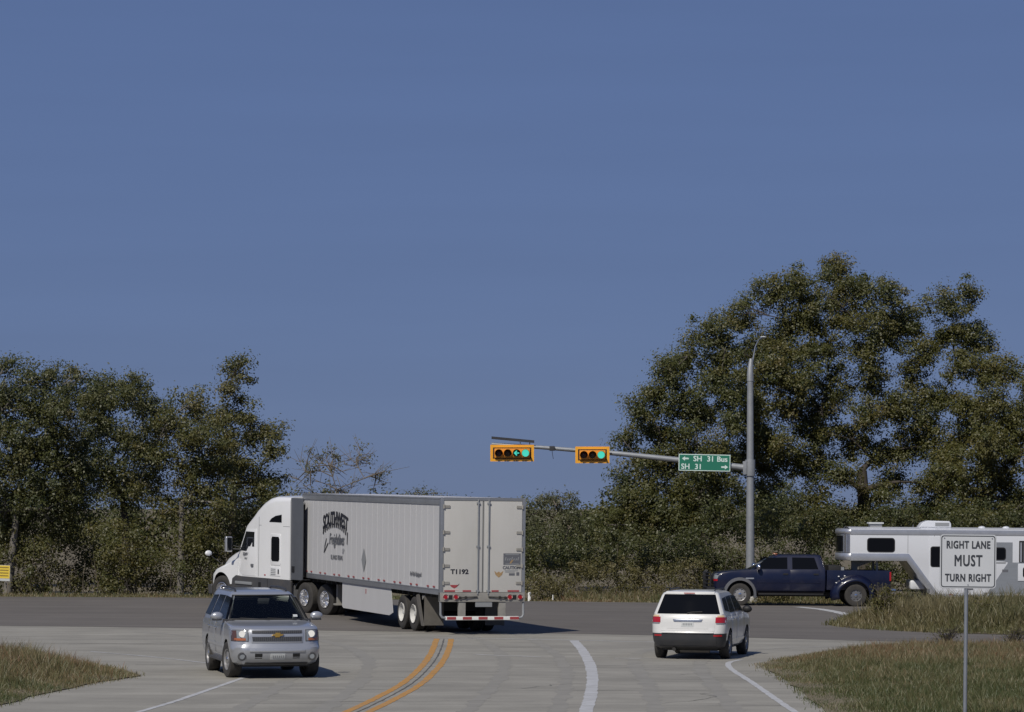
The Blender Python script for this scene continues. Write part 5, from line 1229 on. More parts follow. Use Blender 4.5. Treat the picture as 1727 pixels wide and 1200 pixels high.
# crown masses of each tree: (distance, [(x, z, half width, half height)]) in metres
LOBES = {
 'L1': (123.3, [(-19.4, 7.83, 1.38, 1.15), (-18.44, 8.63, 1.15, 0.74), (-17.45, 8.47, 1.04, 0.83), (-19.17, 6.45, 1.73, 1.27), (-17.45, 6.68, 1.38, 1.38), (-18.25, 4.84, 1.96, 1.38), (-19.63, 3.68, 1.15, 1.61), (-17.1, 5.07, 1.15, 1.27), (-15.68, 8.12, 0.83, 0.71), (-20.21, 5.48, 0.76, 0.64), (-17.13, 7.6, 0.94, 0.81), (-18.76, 4.05, 0.71, 0.6), (-17.89, 3.75, 0.85, 0.74), (-20.16, 6.88, 0.81, 0.69), (-19.68, 9.02, 0.64, 0.55), (-18.48, 7.16, 0.87, 0.76), (-18.18, 5.92, 0.87, 0.74), (-19.08, 5.48, 0.74, 0.62), (-14.62, 7.92, 0.69, 0.58), (-20.28, 4.54, 0.69, 0.58), (-16.97, 4.08, 0.74, 0.62), (-20.28, 8.17, 0.69, 0.58)]),
 'L2': (132.5, [(-17.34, 8.42, 0.99, 0.84), (-16.11, 8.74, 1.04, 0.74), (-15.41, 7.88, 1.04, 0.94), (-17.02, 7.14, 1.36, 1.19), (-15.66, 6.52, 1.36, 1.11), (-17.64, 5.41, 1.48, 1.24), (-16.15, 4.67, 1.61, 1.24)]),
 'L3': (123.3, [(-12.69, 7.71, 0.97, 0.83), (-13.42, 6.86, 1.15, 0.92), (-12.16, 6.4, 1.2, 1.1), (-14.11, 5.87, 0.97, 0.92), (-12.96, 5.3, 1.27, 0.92), (-11.63, 5.3, 1.04, 0.97), (-14.46, 4.79, 0.92, 0.74), (-11.31, 3.96, 1.15, 1.1), (-12.18, 4.42, 0.92, 0.78), (-13.1, 3.82, 0.67, 0.55), (-11.17, 6.12, 0.69, 0.58)]),
 'L4': (130, [(-11.24, 9.45, 0.82, 0.53), (-11.53, 8.72, 0.58, 0.49), (-11.19, 7.63, 0.92, 0.68), (-11.87, 6.95, 0.87, 0.87), (-10.64, 6.78, 0.82, 0.73), (-9.74, 6.88, 0.58, 0.44), (-9.86, 6.06, 0.63, 0.49), (-11.24, 5.62, 1.21, 0.92), (-10.47, 4.84, 1.12, 0.78), (-9.74, 4.36, 0.73, 0.63)]),
 'M1': (140, [(1.08, 3.62, 0.73, 0.73), (2.0, 3.93, 0.99, 0.63), (2.65, 3.09, 0.73, 0.89), (1.21, 2.36, 1.04, 1.04), (2.31, 2.05, 1.2, 0.99)]),
 'M2': (140, [(-9.1, 5.37, 0.84, 0.94), (-7.93, 5.63, 1.1, 0.99), (-6.88, 5.89, 0.99, 0.89), (-5.97, 5.24, 0.68, 0.89), (-7.67, 4.58, 1.83, 0.57)]),
 'M3': (172, [(-5.25, 4.41, 0.9, 0.45), (-4.03, 4.54, 0.96, 0.39)]),
 'R2': (131, [(5.71, 8.37, 0.64, 0.73), (6.07, 7.1, 1.03, 0.88), (4.68, 6.42, 0.73, 0.44), (7.2, 9.98, 0.93, 0.88), (8.22, 11.06, 0.98, 1.03), (7.0, 8.32, 1.27, 1.17), (8.52, 9.05, 1.17, 1.17), (5.54, 5.51, 1.37, 0.88), (7.25, 6.37, 1.37, 1.17), (4.8, 3.92, 1.03, 0.93), (6.27, 3.68, 1.37, 1.17), (7.98, 4.17, 1.37, 1.17), (3.95, 3.07, 0.64, 0.73), (8.62, 4.92, 0.93, 0.78), (8.93, 7.1, 0.68, 0.59), (8.0, 3.16, 0.95, 0.81), (7.91, 7.76, 0.88, 0.76), (7.03, 3.04, 0.95, 0.81), (6.42, 9.32, 0.93, 0.78), (6.54, 5.56, 0.83, 0.71), (5.56, 2.97, 0.76, 0.64), (5.12, 7.56, 0.81, 0.68), (8.49, 6.05, 0.81, 0.68), (8.74, 10.23, 0.9, 0.78), (7.05, 4.48, 0.81, 0.68), (5.66, 4.46, 0.9, 0.78), (8.98, 3.36, 0.71, 0.61), (7.74, 5.39, 0.78, 0.66), (8.91, 8.15, 0.78, 0.66), (4.68, 4.95, 0.68, 0.59)]),
 'R1': (135, [(13.76, 13.8, 0.96, 0.86), (12.13, 13.19, 1.06, 0.76), (10.99, 12.79, 0.91, 0.86), (9.94, 11.99, 0.91, 0.81), (14.72, 12.99, 1.01, 0.91), (16.08, 12.74, 0.76, 0.81), (12.76, 11.73, 1.41, 1.06), (10.99, 10.73, 1.31, 1.06), (14.77, 11.53, 1.16, 0.91), (16.91, 11.73, 1.06, 0.96), (18.35, 12.44, 0.91, 0.65), (19.36, 12.84, 0.45, 0.71), (18.68, 11.08, 1.16, 0.91), (19.76, 10.85, 0.76, 0.91), (11.75, 8.96, 1.41, 1.06), (13.51, 8.96, 1.31, 0.96), (10.24, 7.96, 1.31, 1.06), (15.28, 9.22, 0.86, 0.76), (10.99, 6.57, 1.41, 1.06), (13.13, 6.95, 1.31, 1.06), (17.16, 7.96, 1.01, 0.81), (19.18, 7.96, 0.96, 0.91), (9.73, 5.81, 1.06, 0.81), (17.04, 6.32, 1.16, 0.91), (14.02, 5.19, 0.86, 0.6), (16.41, 4.88, 0.6, 0.45), (10.69, 4.28, 0.98, 0.83), (14.42, 6.67, 0.98, 0.86), (11.83, 3.09, 0.83, 0.71), (15.5, 3.17, 0.78, 0.68), (20.19, 9.47, 0.91, 0.78), (15.6, 6.04, 0.96, 0.81), (13.76, 12.54, 0.91, 0.78), (17.87, 4.76, 0.91, 0.78), (13.34, 10.4, 0.91, 0.78), (19.08, 6.42, 0.78, 0.65), (12.73, 4.15, 0.86, 0.73), (17.09, 9.34, 0.81, 0.68), (11.88, 5.76, 0.78, 0.65), (16.71, 3.15, 0.73, 0.63), (13.06, 7.98, 0.93, 0.78), (15.5, 4.23, 0.88, 0.76), (18.93, 9.77, 0.88, 0.76), (17.59, 10.37, 0.91, 0.78), (14.37, 3.35, 1.01, 0.86), (15.02, 7.63, 0.86, 0.73), (15.05, 10.27, 0.91, 0.78), (17.79, 3.67, 0.98, 0.83), (11.85, 7.78, 0.81, 0.68), (9.84, 10.32, 0.73, 0.63), (12.96, 5.49, 0.91, 0.78), (13.39, 3.12, 0.81, 0.68), (18.22, 8.36, 0.91, 0.76), (16.06, 7.91, 1.06, 0.88), (16.08, 11.13, 1.06, 0.91), (12.13, 10.37, 0.83, 0.71), (10.54, 3.04, 0.76, 0.65), (19.91, 7.1, 0.86, 0.73), (17.79, 7.07, 0.88, 0.76), (11.7, 11.68, 0.81, 0.71), (10.01, 9.11, 0.86, 0.73), (18.88, 4.81, 0.78, 0.68), (10.87, 5.56, 0.83, 0.71), (10.01, 6.95, 0.98, 0.83), (11.02, 9.67, 1.01, 0.86), (18.27, 5.79, 1.01, 0.86), (20.26, 8.13, 0.73, 0.63)]),
 'R3': (131, [(20.49, 9.49, 0.83, 0.73), (19.96, 7.83, 1.03, 0.98), (20.98, 7.47, 0.98, 1.12), (19.34, 6.32, 1.08, 0.83), (20.49, 5.63, 1.22, 1.03), (18.05, 5.14, 1.12, 0.73), (21.54, 9.05, 0.88, 1.17), (18.98, 4.29, 1.12, 0.73), (20.98, 3.87, 0.98, 0.78), (21.96, 6.73, 0.93, 0.78), (21.4, 5.24, 0.76, 0.64), (22.3, 4.31, 0.78, 0.66), (20.35, 6.68, 0.95, 0.81), (18.17, 3.56, 0.76, 0.64), (19.74, 3.48, 0.83, 0.71), (20.18, 4.68, 0.98, 0.83), (21.96, 3.36, 0.83, 0.71), (22.33, 7.83, 0.76, 0.66), (19.12, 5.36, 0.9, 0.78), (22.33, 5.58, 0.76, 0.64)]),
 'UL': (123.6, [(-20.37, 0.78, 0.78, 0.55), (-19.36, 0.78, 0.78, 0.55), (-18.34, 0.78, 0.78, 0.55), (-17.33, 0.78, 0.78, 0.55), (-16.31, 0.78, 0.78, 0.55), (-15.3, 0.78, 0.78, 0.55), (-14.29, 0.78, 0.78, 0.55), (-13.27, 0.78, 0.78, 0.55), (-12.26, 0.78, 0.78, 0.55), (-11.24, 0.78, 0.78, 0.55), (-10.23, 0.78, 0.78, 0.55), (-9.21, 0.78, 0.78, 0.55), (-8.2, 0.78, 0.78, 0.55), (-19.91, 1.72, 0.83, 0.74), (-18.53, 1.72, 0.83, 0.74), (-17.14, 1.72, 0.83, 0.74), (-15.76, 1.72, 0.83, 0.74), (-14.38, 1.72, 0.83, 0.74), (-12.99, 1.72, 0.83, 0.74), (-11.61, 1.72, 0.83, 0.74), (-10.23, 1.72, 0.83, 0.74), (-8.84, 1.72, 0.83, 0.74), (-19.45, 2.76, 1.15, 1.15), (-18.53, 1.84, 0.92, 1.15), (-17.38, 2.76, 1.15, 1.15), (-16.45, 1.61, 0.92, 1.15), (-15.18, 2.53, 1.15, 1.27), (-14.15, 1.61, 0.92, 1.04), (-15.3, 1.38, 0.92, 0.81), (-12.3, 2.3, 1.04, 1.38), (-11.38, 2.76, 1.04, 1.38), (-12.07, 1.15, 0.92, 0.69), (-10.46, 3.22, 1.15, 1.15), (-9.77, 2.07, 0.92, 1.38), (-9.07, 3.45, 0.92, 1.04), (-8.38, 3.22, 0.92, 1.15), (-17.61, 0.92, 0.92, 0.55), (-19.45, 0.8, 0.46, 0.51)]),
 'UB': (122.6, [(0.95, 0.83, 0.69, 0.59), (1.98, 1.06, 0.91, 0.73), (3.12, 1.17, 1.03, 0.8), (4.27, 1.06, 0.91, 0.8), (5.41, 1.17, 1.03, 0.87), (6.55, 1.06, 0.91, 0.8), (7.47, 0.94, 0.8, 0.69), (1.29, 0.48, 0.91, 0.37), (2.66, 0.44, 1.03, 0.37), (4.04, 0.41, 1.03, 0.37), (5.41, 0.39, 1.03, 0.37), (6.78, 0.37, 1.03, 0.37), (8.38, 0.48, 1.14, 0.41), (9.98, 0.48, 1.14, 0.46), (11.59, 0.48, 1.03, 0.41)]),
 'UR': (126, [(0.39, 1.57, 0.94, 0.8), (1.42, 1.57, 0.94, 0.8), (2.46, 1.57, 0.94, 0.8), (3.49, 1.57, 0.94, 0.8), (4.53, 1.57, 0.94, 0.8), (5.56, 1.57, 0.94, 0.8), (6.59, 1.57, 0.94, 0.8), (7.63, 1.57, 0.94, 0.8), (8.66, 1.57, 0.94, 0.8), (7.91, 0.98, 0.85, 0.71), (8.99, 0.98, 0.85, 0.71), (10.07, 0.98, 0.85, 0.71), (11.15, 0.98, 0.85, 0.71), (12.24, 0.98, 0.85, 0.71), (13.32, 0.98, 0.85, 0.71), (14.4, 0.98, 0.85, 0.71), (15.48, 0.98, 0.85, 0.71), (16.56, 0.98, 0.85, 0.71), (17.64, 0.98, 0.85, 0.71), (18.72, 0.98, 0.85, 0.71), (19.81, 0.98, 0.85, 0.71), (20.89, 0.98, 0.85, 0.71), (0.86, 2.04, 0.71, 0.94), (2.03, 1.92, 0.94, 0.94), (3.21, 1.8, 1.06, 1.06), (4.38, 2.27, 1.06, 0.94), (5.56, 2.04, 1.18, 1.06), (6.97, 2.27, 1.18, 1.18), (8.38, 3.21, 1.06, 1.18), (8.62, 1.57, 1.06, 0.94), (9.79, 3.45, 1.18, 1.06), (10.73, 2.27, 1.18, 1.18), (11.2, 3.92, 0.94, 0.94), (12.14, 2.74, 1.06, 1.18), (13.08, 3.45, 0.94, 0.94), (12.61, 1.33, 0.94, 0.94), (14.49, 2.74, 1.18, 0.94), (15.67, 3.68, 1.18, 0.94), (16.37, 2.27, 1.18, 0.94), (17.55, 3.21, 1.18, 0.94), (18.72, 3.21, 1.18, 1.06), (19.9, 2.98, 1.18, 1.06), (14.96, 1.33, 1.18, 0.94)]),
 'WB': (150, [(0.46, 2.4, 1.12, 0.84), (1.86, 2.4, 1.4, 0.84), (3.54, 2.93, 1.12, 0.95), (4.52, 3.1, 1.01, 1.01), (2.56, 2.88, 1.12, 0.95), (0.74, 2.93, 1.12, 1.01), (-6.25, 3.32, 1.4, 0.84), (-8.49, 3.44, 1.4, 1.01), (-23.33, 2.82, 1.96, 1.68), (-20.53, 3.1, 1.96, 1.68), (-17.73, 2.82, 1.96, 1.68), (-14.93, 2.82, 1.68, 1.68), (-12.13, 3.1, 1.96, 1.4), (-9.61, 2.82, 1.96, 1.12), (-6.81, 2.82, 1.96, 1.01), (-4.02, 2.82, 1.96, 0.95), (-1.22, 2.68, 1.96, 1.01), (4.1, 2.2, 1.68, 0.84), (6.06, 3.38, 1.68, 1.68), (8.86, 3.66, 1.68, 1.68), (11.94, 3.38, 1.68, 1.4), (15.01, 3.1, 1.68, 1.12), (18.37, 2.82, 1.96, 1.12), (21.73, 3.1, 1.96, 1.4), (24.53, 3.1, 1.68, 1.68)]),
 'WX': (131, [(-23.21, 8.32, 1.83, 1.71), (-23.84, 4.29, 1.83, 1.71), (-23.47, 2.7, 1.83, 1.71), (-24.89, 7.17, 1.83, 1.71), (-24.97, 4.66, 1.83, 1.71), (-25.77, 2.7, 1.83, 1.71), (-26.29, 7.17, 1.83, 1.71), (-26.41, 6.1, 1.83, 1.71), (-26.97, 2.7, 1.83, 1.71), (-29.19, 8.25, 1.83, 1.71), (-29.24, 4.41, 1.83, 1.71), (-28.44, 2.7, 1.83, 1.71), (-30.07, 7.59, 1.83, 1.71), (-30.51, 4.44, 1.83, 1.71), (-30.64, 2.7, 1.83, 1.71), (-32.86, 7.83, 1.83, 1.71), (-32.22, 5.66, 1.83, 1.71), (-32.98, 2.7, 1.83, 1.71), (-33.89, 7.44, 1.83, 1.71), (-35.04, 4.92, 1.83, 1.71), (-34.01, 2.7, 1.83, 1.71), (-36.62, 6.64, 1.83, 1.71), (-35.7, 5.93, 1.83, 1.71), (-35.96, 2.7, 1.83, 1.71), (-37.5, 8.93, 1.83, 1.71), (-38.68, 5.19, 1.83, 1.71), (-37.43, 2.7, 1.83, 1.71), (-39.61, 8.22, 1.83, 1.71), (-39.41, 4.66, 1.83, 1.71), (-39.12, 2.7, 1.83, 1.71), (-41.76, 7.86, 1.83, 1.71), (-41.24, 4.8, 1.83, 1.71), (-41.12, 2.7, 1.83, 1.71), (-42.76, 7.27, 1.83, 1.71), (-44.0, 4.75, 1.83, 1.71), (-42.83, 2.7, 1.83, 1.71), (-45.98, 7.93, 1.83, 1.71), (-45.84, 5.83, 1.83, 1.71), (-45.28, 2.7, 1.83, 1.71), (-46.82, 8.39, 1.83, 1.71), (-47.21, 5.32, 1.83, 1.71), (-46.67, 2.7, 1.83, 1.71), (-49.06, 7.1, 1.83, 1.71), (-48.92, 5.19, 1.83, 1.71), (-48.4, 2.7, 1.83, 1.71), (-50.99, 7.86, 1.83, 1.71), (-50.7, 4.34, 1.83, 1.71), (-50.63, 2.7, 1.83, 1.71), (23.23, 7.78, 1.83, 1.71), (24.28, 4.31, 1.83, 1.71), (23.4, 2.7, 1.83, 1.71), (26.04, 6.93, 1.83, 1.71), (25.14, 6.05, 1.83, 1.71), (25.65, 2.7, 1.83, 1.71), (27.63, 6.98, 1.83, 1.71), (27.9, 5.63, 1.83, 1.71), (27.04, 2.7, 1.83, 1.71), (29.27, 7.37, 1.83, 1.71), (28.53, 4.34, 1.83, 1.71), (29.49, 2.7, 1.83, 1.71), (31.2, 7.03, 1.83, 1.71), (31.52, 5.46, 1.83, 1.71), (31.1, 2.7, 1.83, 1.71), (32.22, 8.22, 1.83, 1.71), (32.15, 5.24, 1.83, 1.71), (32.79, 2.7, 1.83, 1.71), (34.01, 7.08, 1.83, 1.71), (34.42, 4.63, 1.83, 1.71), (35.13, 2.7, 1.83, 1.71), (37.11, 8.86, 1.83, 1.71), (35.94, 4.85, 1.83, 1.71), (35.74, 2.7, 1.83, 1.71), (38.75, 8.15, 1.83, 1.71), (38.19, 4.8, 1.83, 1.71), (38.9, 2.7, 1.83, 1.71), (40.31, 8.69, 1.83, 1.71), (40.34, 6.0, 1.83, 1.71), (40.56, 2.7, 1.83, 1.71), (42.32, 8.93, 1.83, 1.71), (42.12, 4.95, 1.83, 1.71), (41.73, 2.7, 1.83, 1.71), (43.83, 7.34, 1.83, 1.71), (43.42, 5.27, 1.83, 1.71), (43.1, 2.7, 1.83, 1.71), (44.98, 8.1, 1.83, 1.71), (45.03, 6.12, 1.83, 1.71), (45.81, 2.7, 1.83, 1.71), (48.18, 7.39, 1.83, 1.71), (47.01, 6.02, 1.83, 1.71), (47.35, 2.7, 1.83, 1.71), (48.94, 8.15, 1.83, 1.71), (48.77, 4.22, 1.83, 1.71), (49.63, 2.7, 1.83, 1.71), (50.87, 8.93, 1.83, 1.71), (50.95, 5.07, 1.83, 1.71), (50.58, 2.7, 1.83, 1.71)]),
}
# ------------------------------------------------------------------ leaves, trees, brush, grass
def leaf_mesh(name, C, N, size, tone, m, rng, aspect=.5):
    """C centres (n,3), N normals-ish (n,3): one folded rhombus per leaf"""
    n = len(C)
    a = rng.normal(size=(n, 3)); a /= np.linalg.norm(a, axis=1)[:, None]
    d = np.cross(N, a); d /= (np.linalg.norm(d, axis=1)[:, None] + 1e-9)
    e = np.cross(N, d); e /= (np.linalg.norm(e, axis=1)[:, None] + 1e-9)
    L = size[:, None] * .5; W = L * aspect
    V = np.empty((n, 4, 3), np.float32)
    V[:, 0] = C - d * L; V[:, 1] = C + e * W + N * L * .18; V[:, 2] = C + d * L; V[:, 3] = C - e * W + N * L * .18
    me = bpy.data.meshes.new(name)
    me.vertices.add(n * 4); me.vertices.foreach_set('co', V.ravel())
    me.loops.add(n * 4); me.loops.foreach_set('vertex_index', np.arange(n * 4, dtype=np.int32))
    me.polygons.add(n)
    me.polygons.foreach_set('loop_start', np.arange(0, n * 4, 4, dtype=np.int32))
    at = me.attributes.new('tone', 'FLOAT', 'FACE'); at.data.foreach_set('value', np.clip(tone, 0, 1).astype(np.float32))
    me.update(); me.validate()
    me.materials.append(m)
    return me

def lobe_clumps(lobes, Y, rng, dens, depth=1.0, shell=2.0):
    """clump centres spread through the crown masses, more of them towards the outside"""
    out, lob = [], []
    for i, (X, Z, rx, rz) in enumerate(lobes):
        ry = depth * (rx + rz) / 2 + .2
        n = max(6, int(dens * (rx * ry + rx * rz + ry * rz) * 6.5))
        u = rng.normal(size=(n, 3)); u /= np.linalg.norm(u, axis=1)[:, None]
        r = rng.random(n) ** (1 / shell) * (1 + .12 * rng.normal(size=n))
        dy = rng.normal() * .8
        out.append(np.array([X, Y + dy, Z]) + u * r[:, None] * np.array([rx, ry, rz])); lob += [i] * n
    return np.concatenate(out), np.array(lob)

def leaves_from(clumps, rng, per, rad, size, flat=.75, tone_mu=.45, tone_sd=.15):
    k = rng.poisson(per, len(clumps)) + (4 if per > 2 else 1)
    idx = np.repeat(np.arange(len(clumps)), k)
    R_ = rad * rng.uniform(.6, 1.35, len(clumps))
    off = rng.normal(size=(len(idx), 3)) * .55; off[:, 2] *= flat
    C = clumps[idx] + off * R_[idx][:, None]
    N = off * .9 + rng.normal(size=off.shape) * .5 + np.array([-.15, -.40, .55]); N /= np.linalg.norm(N, axis=1)[:, None]
    tone = tone_mu + rng.normal(size=len(clumps))[idx] * tone_sd + rng.normal(size=len(idx)) * .07
    sz = size * rng.uniform(.6, 1.3, len(idx))
    return C, N, sz, tone

def curve_pts(a, b, sag, rnd, n=6, wob=.12):
    a, b = Vector(a), Vector(b); L = (b - a).length; m = (a + b) / 2 + Vector((rnd.uniform(-1, 1) * wob * L, rnd.uniform(-1, 1) * wob * L, sag * L))
    return [a * (1-t)**2 + m * 2*t*(1-t) + b * t*t for t in [i / n for i in range(n + 1)]]

def tree(name, label, key, base_x, seed, leaf, bark, trunk_r=.22, fork=.45, dens=1.0, per=105, rad=.37, size=.118, group='trees along the far side of the highway', cat='tree', leafless=0.0, twigs=.25, stems=1, tone=.45):
    Y, lobes = LOBES[key]
    rng = np.random.default_rng(seed); rnd = random.Random(seed)
    root = empty(name, label, cat, group)
    gz0 = float(gz(base_x, Y)) - .12
    root.location = (base_x, Y, gz0)
    org = Vector((base_x, Y, gz0))
    clumps, lob = lobe_clumps(lobes, Y, rng, dens)
    zmin, zmax = min(z - rz for _, z, _, rz in lobes), max(z for _, z, _, _ in lobes)
    cx = sum(l[0]*l[2]*l[3] for l in lobes) / sum(l[2]*l[3] for l in lobes)
    w = MB()
    fz = gz0 + (zmax - gz0) * fork
    forks = []
    for s in range(stems):
        tip = Vector((base_x + (cx - base_x) * .35 + (rnd.uniform(-1, 1) * .9 if stems > 1 else 0), Y + rnd.uniform(-.3, .3), fz))
        tr = curve_pts(Vector((base_x + (rnd.uniform(-.25, .25) if stems > 1 else 0), Y, gz0 - .1)), tip, 0, rnd, 7, .03)
        rr_ = trunk_r / (1 if stems == 1 else 1.5)
        w.tube(tr, [rr_ * (1.35 if i == 0 else 1.08 - .45 * i / 7) for i in range(8)], 9)
        forks.append(tr)
    # limbs grow outward: each crown mass hangs on the nearest branch already grown
    nodes = [(p, trunk_r * (1.08 - .45 * k / 7) / (1 if stems == 1 else 1.5)) for tr in forks for k, p in enumerate(tr) if k >= 3]
    order = sorted(range(len(lobes)), key=lambda i: (Vector((lobes[i][0], Y, lobes[i][1])) - Vector((base_x, Y, fz))).length)
    for i in order:
        X, Z, rx, rz = lobes[i]; c = Vector((X, Y + rnd.uniform(-.9, .9), Z))
        st, r_par = min(nodes, key=lambda nd: (nd[0] - c).length + (1.5 if nd[0].z > c.z + .1 else 0))
        p = curve_pts(st, c, .06, rnd, 6, .14)
        r0 = min(r_par * .72, trunk_r * .42); r1 = max(.025, r0 * .4)
        w.tube(p, [r0 + (r1 - r0) * k / 6 for k in range(7)], 7, cap=False)
        nodes += [(p[k], r0 + (r1 - r0) * k / 6) for k in (3, 4, 5, 6)]
        mine = np.where(lob == i)[0]
        for q in mine:
            if rnd.random() > twigs: continue
            j = rnd.choice([3, 4, 5, 6, 6]); e = Vector(clumps[q])
            pp = curve_pts(p[j], e, .06, rnd, 3, .15)
            rr0 = .016 + .02 * rnd.random()
            w.tube(pp, [rr0, rr0 * .8, rr0 * .55, .006], 4, cap=False)
            if leafless or rnd.random() < .12:
                for _ in range(3 if leafless else 1):
                    d = Vector((rnd.gauss(0, .5), rnd.gauss(0, .5), rnd.uniform(0, .8))) * .8
                    w.tube([pp[2], pp[2].lerp(e, .5) + d * .5, e + d], [.012, .009, .005], 4, cap=False)
    w.v = [tuple(Vector(v) - org) for v in w.v]
    w.build('trunk', bark, root, angle=60, weld=False)
    keep = rng.random(len(clumps)) > leafless
    C, N, sz, tn = leaves_from(clumps[keep], rng, per, rad, size, tone_mu=tone)
    me = leaf_mesh('crown', C - np.array(org), N, sz, tn, leaf, rng)
    link(bpy.data.objects.new('crown', me), root)
    return root

TG = 'trees along the far side of the highway'
tree('oak_tree', 'leafy tree with grey bare twigs at the left edge, behind the yellow notice', 'L1', -19.65, 11, M['leaf_deep'], M['bark_pale'], .19, .40, dens=1.15, twigs=.4)
tree('oak_tree', 'dark tree standing between the left edge and the pale forked trunk', 'L2', -16.0, 12, M['leaf_deep'], M['bark_dark'], .22, .45, dens=1.35, tone=.5)
tree('oak_tree', 'tree with a pale forked trunk left of the white tractor', 'L3', -12.9, 13, M['leaf_oak'], M['bark_pale'], .15, .52, dens=1.1)
tree('oak_tree', 'tall tree with a narrow knob of leaves on top, above the white tractor', 'L4', -11.6, 14, M['leaf_oak'], M['bark_dark'], .20, .50, dens=1.3)
tree('thicket_tree', 'rounded grey green tree just right of the trailer doors', 'M1', 1.9, 15, M['leaf_grey'], M['twig'], .12, .4, dens=1.0, rad=.34, stems=3, tone=.3, per=80)
tree('sparse_tree', 'thin half bare tree rising behind the front of the trailer', 'M2', -7.6, 16, M['leaf_grey'], M['twig'], .10, .35, dens=.55, per=22, rad=.30, leafless=.5, twigs=1.0, stems=4, size=.13)
tree('small_tree', 'small distant tree top showing over the middle of the trailer roof', 'M3', -4.6, 17, M['leaf_grey'], M['twig'], .10, .5, dens=.8, per=34, rad=.36, stems=2)
tree('pecan_tree', 'broad tree filling the gap left of the signal pole', 'R2', 8.2, 18, M['leaf_pecan'], M['bark'], .24, .42, dens=1.4, tone=.38)
tree('pecan_tree', 'tallest tree with a huge spreading crown behind the signal pole', 'R1', 15.1, 19, M['leaf_pecan'], M['bark_dark'], .36, .40, dens=1.65, tone=.45)
tree('pecan_tree', 'tree at the right edge above the horse trailer', 'R3', 20.4, 20, M['leaf_pecan'], M['bark_dark'], .26, .45, dens=1.45, tone=.5)

def mass(name, label, key, seed, leaf, dens, per, rad, size, ydrift=1.6, stems=0, stem_h=1.5, tone=.45, cat='undergrowth'):
    """brush that nobody could count: one mesh of leaves, with bare stems among them as a second"""
    Y, lobes = LOBES[key]; rng = np.random.default_rng(seed)
    cl, lob = lobe_clumps(lobes, Y, rng, dens, depth=1.0)
    cl[:, 1] += rng.uniform(-ydrift * .3, ydrift, len(lobes))[lob]
    g = gz(cl[:, 0], cl[:, 1]); cl[:, 2] = np.maximum(cl[:, 2], g + .1 + .3 * rng.random(len(cl)))
    C, N, sz, tn = leaves_from(cl, rng, per, rad, size, flat=.9, tone_mu=tone)
    me = leaf_mesh(name, C, N, sz, tn, leaf, rng)
    o = link(bpy.data.objects.new(name, me))
    tag(o, label, cat, kind='stuff')
    if stems:
        w = MB(); rnd = random.Random(seed)
        for _ in range(stems):
            X, Z, rx, rz = rnd.choice(lobes); x = X + rnd.uniform(-rx, rx); y = Y + rnd.uniform(-.5, 1.0); z = float(gz(x, y)) - .1
            h = stem_h * rnd.uniform(.5, 1.3); t = Vector((rnd.gauss(0, .25) * h, rnd.gauss(0, .2) * h, h))
            b = Vector((x, y, z)); w.tube([b, b + t * .5 + Vector((rnd.gauss(0, .1), 0, 0)), b + t], [.02, .014, .004], 4, cap=False)
            for _ in range(3):
                k = rnd.uniform(.35, .9); d = Vector((rnd.gauss(0, .3), rnd.gauss(0, .3), rnd.uniform(.1, .5)))
                w.tube([b + t * k, b + t * k + d], [.010, .003], 3, cap=False)
        w.build('stems', M['twig'], o, weld=False)
    return o
mass('woodland', 'dark woodland closing the gaps behind the roadside trees', 'WB', 31, M['leaf_deep'], .7, 70, .60, .20, 4, cat='woodland')
mass('woodland', 'line of trees carrying on past both sides of the view', 'WX', 35, M['leaf_deep'], .22, 40, .8, .34, 3, cat='woodland')
mass('undergrowth', 'tangled undergrowth below the trees on the left', 'UL', 32, M['leaf_oak'], .95, 85, .36, .11, 2.2, 70, 2.0, tone=.48)
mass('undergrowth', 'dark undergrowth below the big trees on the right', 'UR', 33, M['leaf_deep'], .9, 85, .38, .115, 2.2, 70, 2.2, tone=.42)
mass('brush', 'olive and tan brush on the bank beyond the highway', 'UB', 34, M['leaf_brown'], 1.5, 70, .27, .085, 1.4, 60, 1.2, tone=.62, cat='brush')

